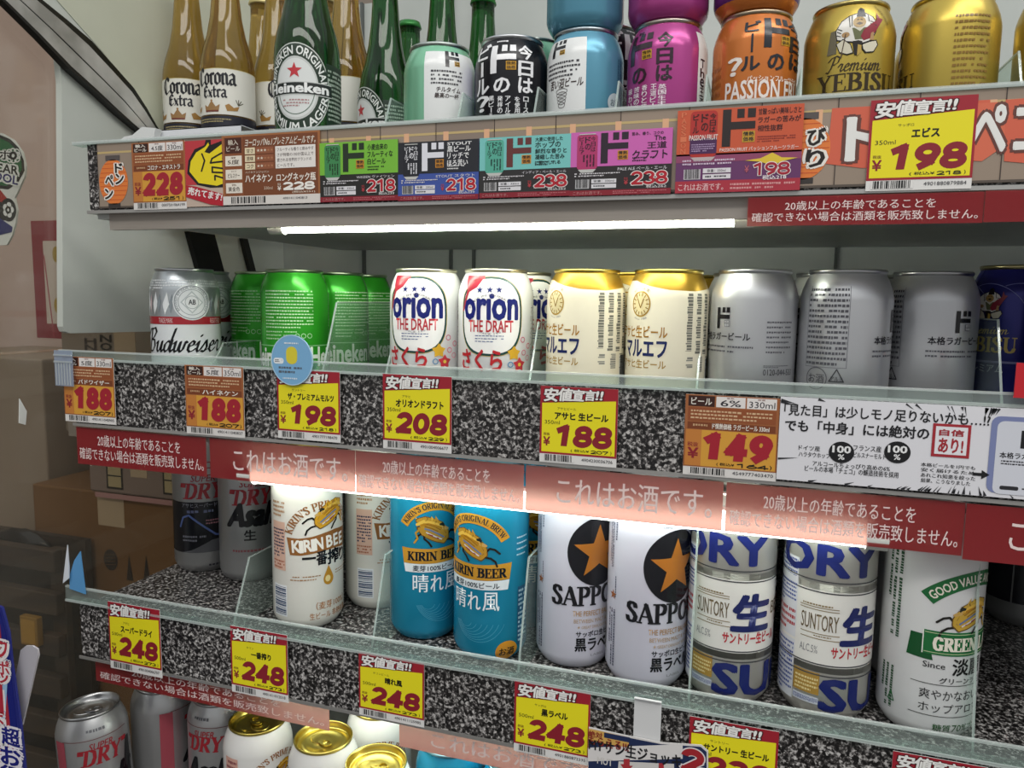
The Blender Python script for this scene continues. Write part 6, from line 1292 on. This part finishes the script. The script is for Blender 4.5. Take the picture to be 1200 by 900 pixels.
def art_red(f):
    a, b, c, d = f.pbox(40, 258, 115, 397); f.rect(a, b, c, d, '#8e2430', 1); a, b, c, d = f.pbox(53, 282, 115, 380); f.rect(a, b, c, d, '#cdbcae', 2)
    for px, py in ((66, 298), (68, 358)): u, v = f.ref(px, py); f.ell(u, v, 9, 15, '#a98a34', 3)
    f.line([f.ref(52, 300), f.ref(64, 395)], 3, '#a8404a', 3)
def art_no(f):
    a, b, c, d = f.pbox(100, 396, 113, 411); f.vtext('HN', a, b, c, d, '#3a2a20', .04, 2); a, b, c, d = f.pbox(118, 392, 131, 411); f.vtext('NO', a, b, c, d, '#2c2018', .04, 2)
    a, b, c, d = f.pbox(80, 470, 112, 512); f.rect(a, b, c, d, '#9a8c80', 1)
def art_can(f):
    for x0, y0, x1, y1 in ((125, 542, 144, 573), (191, 546, 208, 580)):
        a, b, c, d = f.pbox(x0, y0, x1, y1); f.rect(a, b, c, d, '#2a2118', 1); f.rect(a + 3, b + 3, c - 3, d - 3, '#a8946c', 2); f.rect(a + 3, (b + d) / 2 - 1, c - 3, (b + d) / 2 + 1, '#2a2118', 3)
    a, b, c, d = f.pbox(112, 582, 215, 588); f.rect(a, b, c, d, '#a87a74', 1)
def art_dot(f):
    u, v = f.ref(130, 656); f.ell(u, v, 13, 16, '#2c1e12', 1)
    for k in range(4): f.line([(u - 9, v - 8 + k * 5), (u + 9, v - 6 + k * 5)], .9, '#6a4a28', 2)
    for x in (168, 148): a, b, c, d = f.pbox(x, 650, x + 8, 680); f.poly([(a, b), (c, b), ((a + c) / 2, d)], '#2c1e12', 1)
t_low = carton('plain brown carton with a dark round stamp, left of the lower shelf', 66, 593, 260, 1060, 830, 300, CARTON, art_dot, zb=-CH)
zl = at(260, 593, 830).z + 1.5
carton('pale pinkish carton with two small framed can pictures on brown carton', 106, 528, 262, 590, 824, 280, noisy_mat('carton_beer', '#7c685c', '#8c766a', 3, .7), art_can, zb=zl)
zl2 = at(262, 528, 824).z + 4
carton('grey brown carton with dark upright letters below the white side panel', 78, 385, 250, 528, 836, 260, noisy_mat('carton_grey', '#80705f', '#8d7c6b', 4, .8), art_no, zb=zl2)
carton('large pinkish tan carton with a red framed print behind the end glass', -90, -110, 112, 420, 1110, 280, CARTONP, art_red, zb=None)
carton('large wrapped tan carton standing below the pinkish one', -90, 421, 48, 622, 870, 220, noisy_mat('carton_tan', '#8a7662', '#9a8672', 2, .7), None, zb=-CH)
# open crate with a black bag
p = at(-40, 900, 760); q = at(62, 640, 760)
t = tag(empty('crate', W3(p.x, 760, -CH)), 'dark wooden slatted crate in the lower left corner', 'crate'); WD = noisy_mat('dark_wood', '#2c2016', '#44311f', 12, .7, 0, (1, 1, 6)); w = q.x - p.x; hz = q.z + CH
for k in range(7): b = MB(); b.box(0, 0, hz - 40 - k * 62, w, 14, hz - k * 62 - 8, WD, 2); b.link('slat', (0, 0, 0), t)
for x in (0, w - 26): b = MB(); b.box(x, 14, 0, x + 26, 26, hz - 10, WD, 2); b.link('post', (0, 0, 0), t)
b = MB(); b.box(0, 52, 0, w, 62, hz - 8, WD); b.link('crate_back', (0, 0, 0), t)
bm = bmesh.new(); bmesh.ops.create_icosphere(bm, subdivisions=3, radius=1)
rr = random.Random(2)
for v in bm.verts: v.co = Vector((v.co.x * w * .30, v.co.y * 15, v.co.z * 26)) * (1 + .10 * math.sin(v.co.x * 9) * math.cos(v.co.y * 7 + v.co.z * 5)) / 1000
me = bpy.data.meshes.new('black_bag'); bm.to_mesh(me); bm.free(); me.materials.append(mat('#17120f', 'k')); me.polygons.foreach_set('use_smooth', [True] * len(me.polygons))
tag(link('plastic_bag', me, W3(p.x + w * .5, 793, q.z - 22)), 'shiny black plastic bag lying in the wooden crate', 'bag')
p = at(20, 757, 744); q = at(38, 727, 744); b = MB(); b.box(0, 0, 0, q.x - p.x, 10, q.z - p.z, mat('#8a6420'), 1.5); b.box(3, -.6, 4, q.x - p.x - 3, 0, q.z - p.z - 4, mat('#a87c2c')); tag(b.link('yellow_box', W3(p.x, 749.5, p.z)), 'small yellowish box fixed on the front of the wooden crate', 'box')
# die-cut signs at the left edge
yL = 597.0; p = at(-40, 275, yL); f = Flat('g'); f.ref = lambda px, py: (at(px, py, yL).x - p.x, at(px, py, yL).z - p.z)
ol = [f.ref(*c) for c in ((-40, 290), (8, 287), (14, 276), (18, 262), (20, 246), (17, 232), (22, 222), (29, 206), (30, 194), (26, 178), (16, 164), (2, 156), (-40, 150))]
f.ppoly([(-38, 217), (0, 221), (10, 222), (22, 213), (29, 200), (28, 188), (22, 173), (12, 163), (0, 158), (-38, 152)], '#15181a', 1)
f.ppoly([(-38, 213), (8, 218), (20, 209), (26, 198), (25, 187), (20, 176), (11, 167), (0, 162), (-38, 157)], '#1f6a3c', 2)
f.ppoly([(-38, 222), (0, 222), (9, 233), (9, 242), (0, 236), (-38, 240)], '#b02a24', 2); f.ppoly([(-38, 240), (0, 236), (8, 240), (8, 258), (-38, 262)], '#15181a', 2)
u, v = f.ref(10, 246); f.ell(u, v, 11, 12, '#15181a', 3)
for k in range(5): f.ell(u + 4.6 * math.cos(k * 1.257), v + 4.8 * math.sin(k * 1.257), 3.4, 3.4, '#f2f2f0', 4, 14)
f.ell(u, v, 4, 4, '#f2f2f0', 4, 14); f.ppoly([(-38, 262), (-2, 254), (15, 266), (14, 272), (-38, 285)], '#1c2470', 3)
for t_, x0, y0, x1, y1, c, r in (('ホ', 0, 176, 12, 186, '#141414', -.1), ('。', 12, 178, 20, 187, '#141414', 0), ('SCAR', -12, 189, 21, 199, '#141414', -.15), ('IDOL', -10, 199, 21, 209, '#2a2470', -.2)): a, b_, c2, d = f.pbox(x0, y0, x1, y1); f.text(t_, a, b_, c2, d, c, .04, 5, rot=r, out=('#f4f4f0', .14))
o = card('cutout_sign', f, p.x, yL, p.z, 1, 1, '#eeeeea', 'rounded cut-out sign in green, red and blue at the left edge', 'sign', t=2, outline=ol)
yL = 440.0; p = at(-40, 940, yL); f = Flat('g'); f.ref = lambda px, py: (at(px, py, yL).x - p.x, at(px, py, yL).z - p.z)
f.ppoly([(-38, 938), (30, 938), (20, 850), (12, 780), (8, 745), (0, 716), (-38, 700)], '#1c2478', 1); f.ppoly([(-38, 930), (24, 930), (12, 850), (6, 790), (0, 730), (-38, 720)], '#b0303c', 2)
f.ppoly([(-2, 805), (9, 800), (6, 850), (-4, 846)], '#9cc4e4', 3)
for t_, x0, y0, x1, y1 in (('ワ', -4, 752, 9, 770), ('ポ', -3, 774, 11, 790), ('ッ', -2, 790, 10, 800), ('ー', -6, 806, 4, 832), ('ま', -8, 830, 4, 848)): a, b_, c2, d = f.pbox(x0, y0, x1, y1); f.text(t_, a, b_, c2, d, '#b83040', .04, 4, out=('#f0eaea', .14))
for t_, x0, y0, x1, y1 in (('超', 3, 853, 23, 873), ('お', 2, 876, 24, 896), ('得', 2, 898, 26, 918)): a, b_, c2, d = f.pbox(x0, y0, x1, y1); f.text(t_, a, b_, c2, d, '#20247c', .05, 4, out=('#f0eaf2', .13))
ol = [f.ref(*c) for c in ((-40, 940), (33, 940), (24, 850), (14, 780), (10, 742), (2, 712), (-40, 695))]
o = card('cutout_sign', f, p.x, yL, p.z, 1, 1, '#1c2478', 'tall blue and red cut-out sign in the bottom left corner', 'sign', t=2, outline=ol)
b = MB(); b.box(20, 2.2, -(p.z + CH), 34, 10, 60, mat('#d0d0cc')); b.link('sign_post', (0, 0, 0), o)
p = at(22, 850, 448); f = Flat(); f.ref = lambda px, py: (at(px, py, 448).x - p.x, at(px, py, 448).z - p.z)
ol = [f.ref(*c) for c in ((18, 850), (26, 850), (45, 768), (44, 761), (38, 757), (30, 757), (24, 762), (17, 800))]
card('white_tab', f, p.x, 448, p.z, 1, 1, '#b8b4ba', 'blank white rounded tab standing behind the blue sign', 'tab', t=1.5, outline=ol)
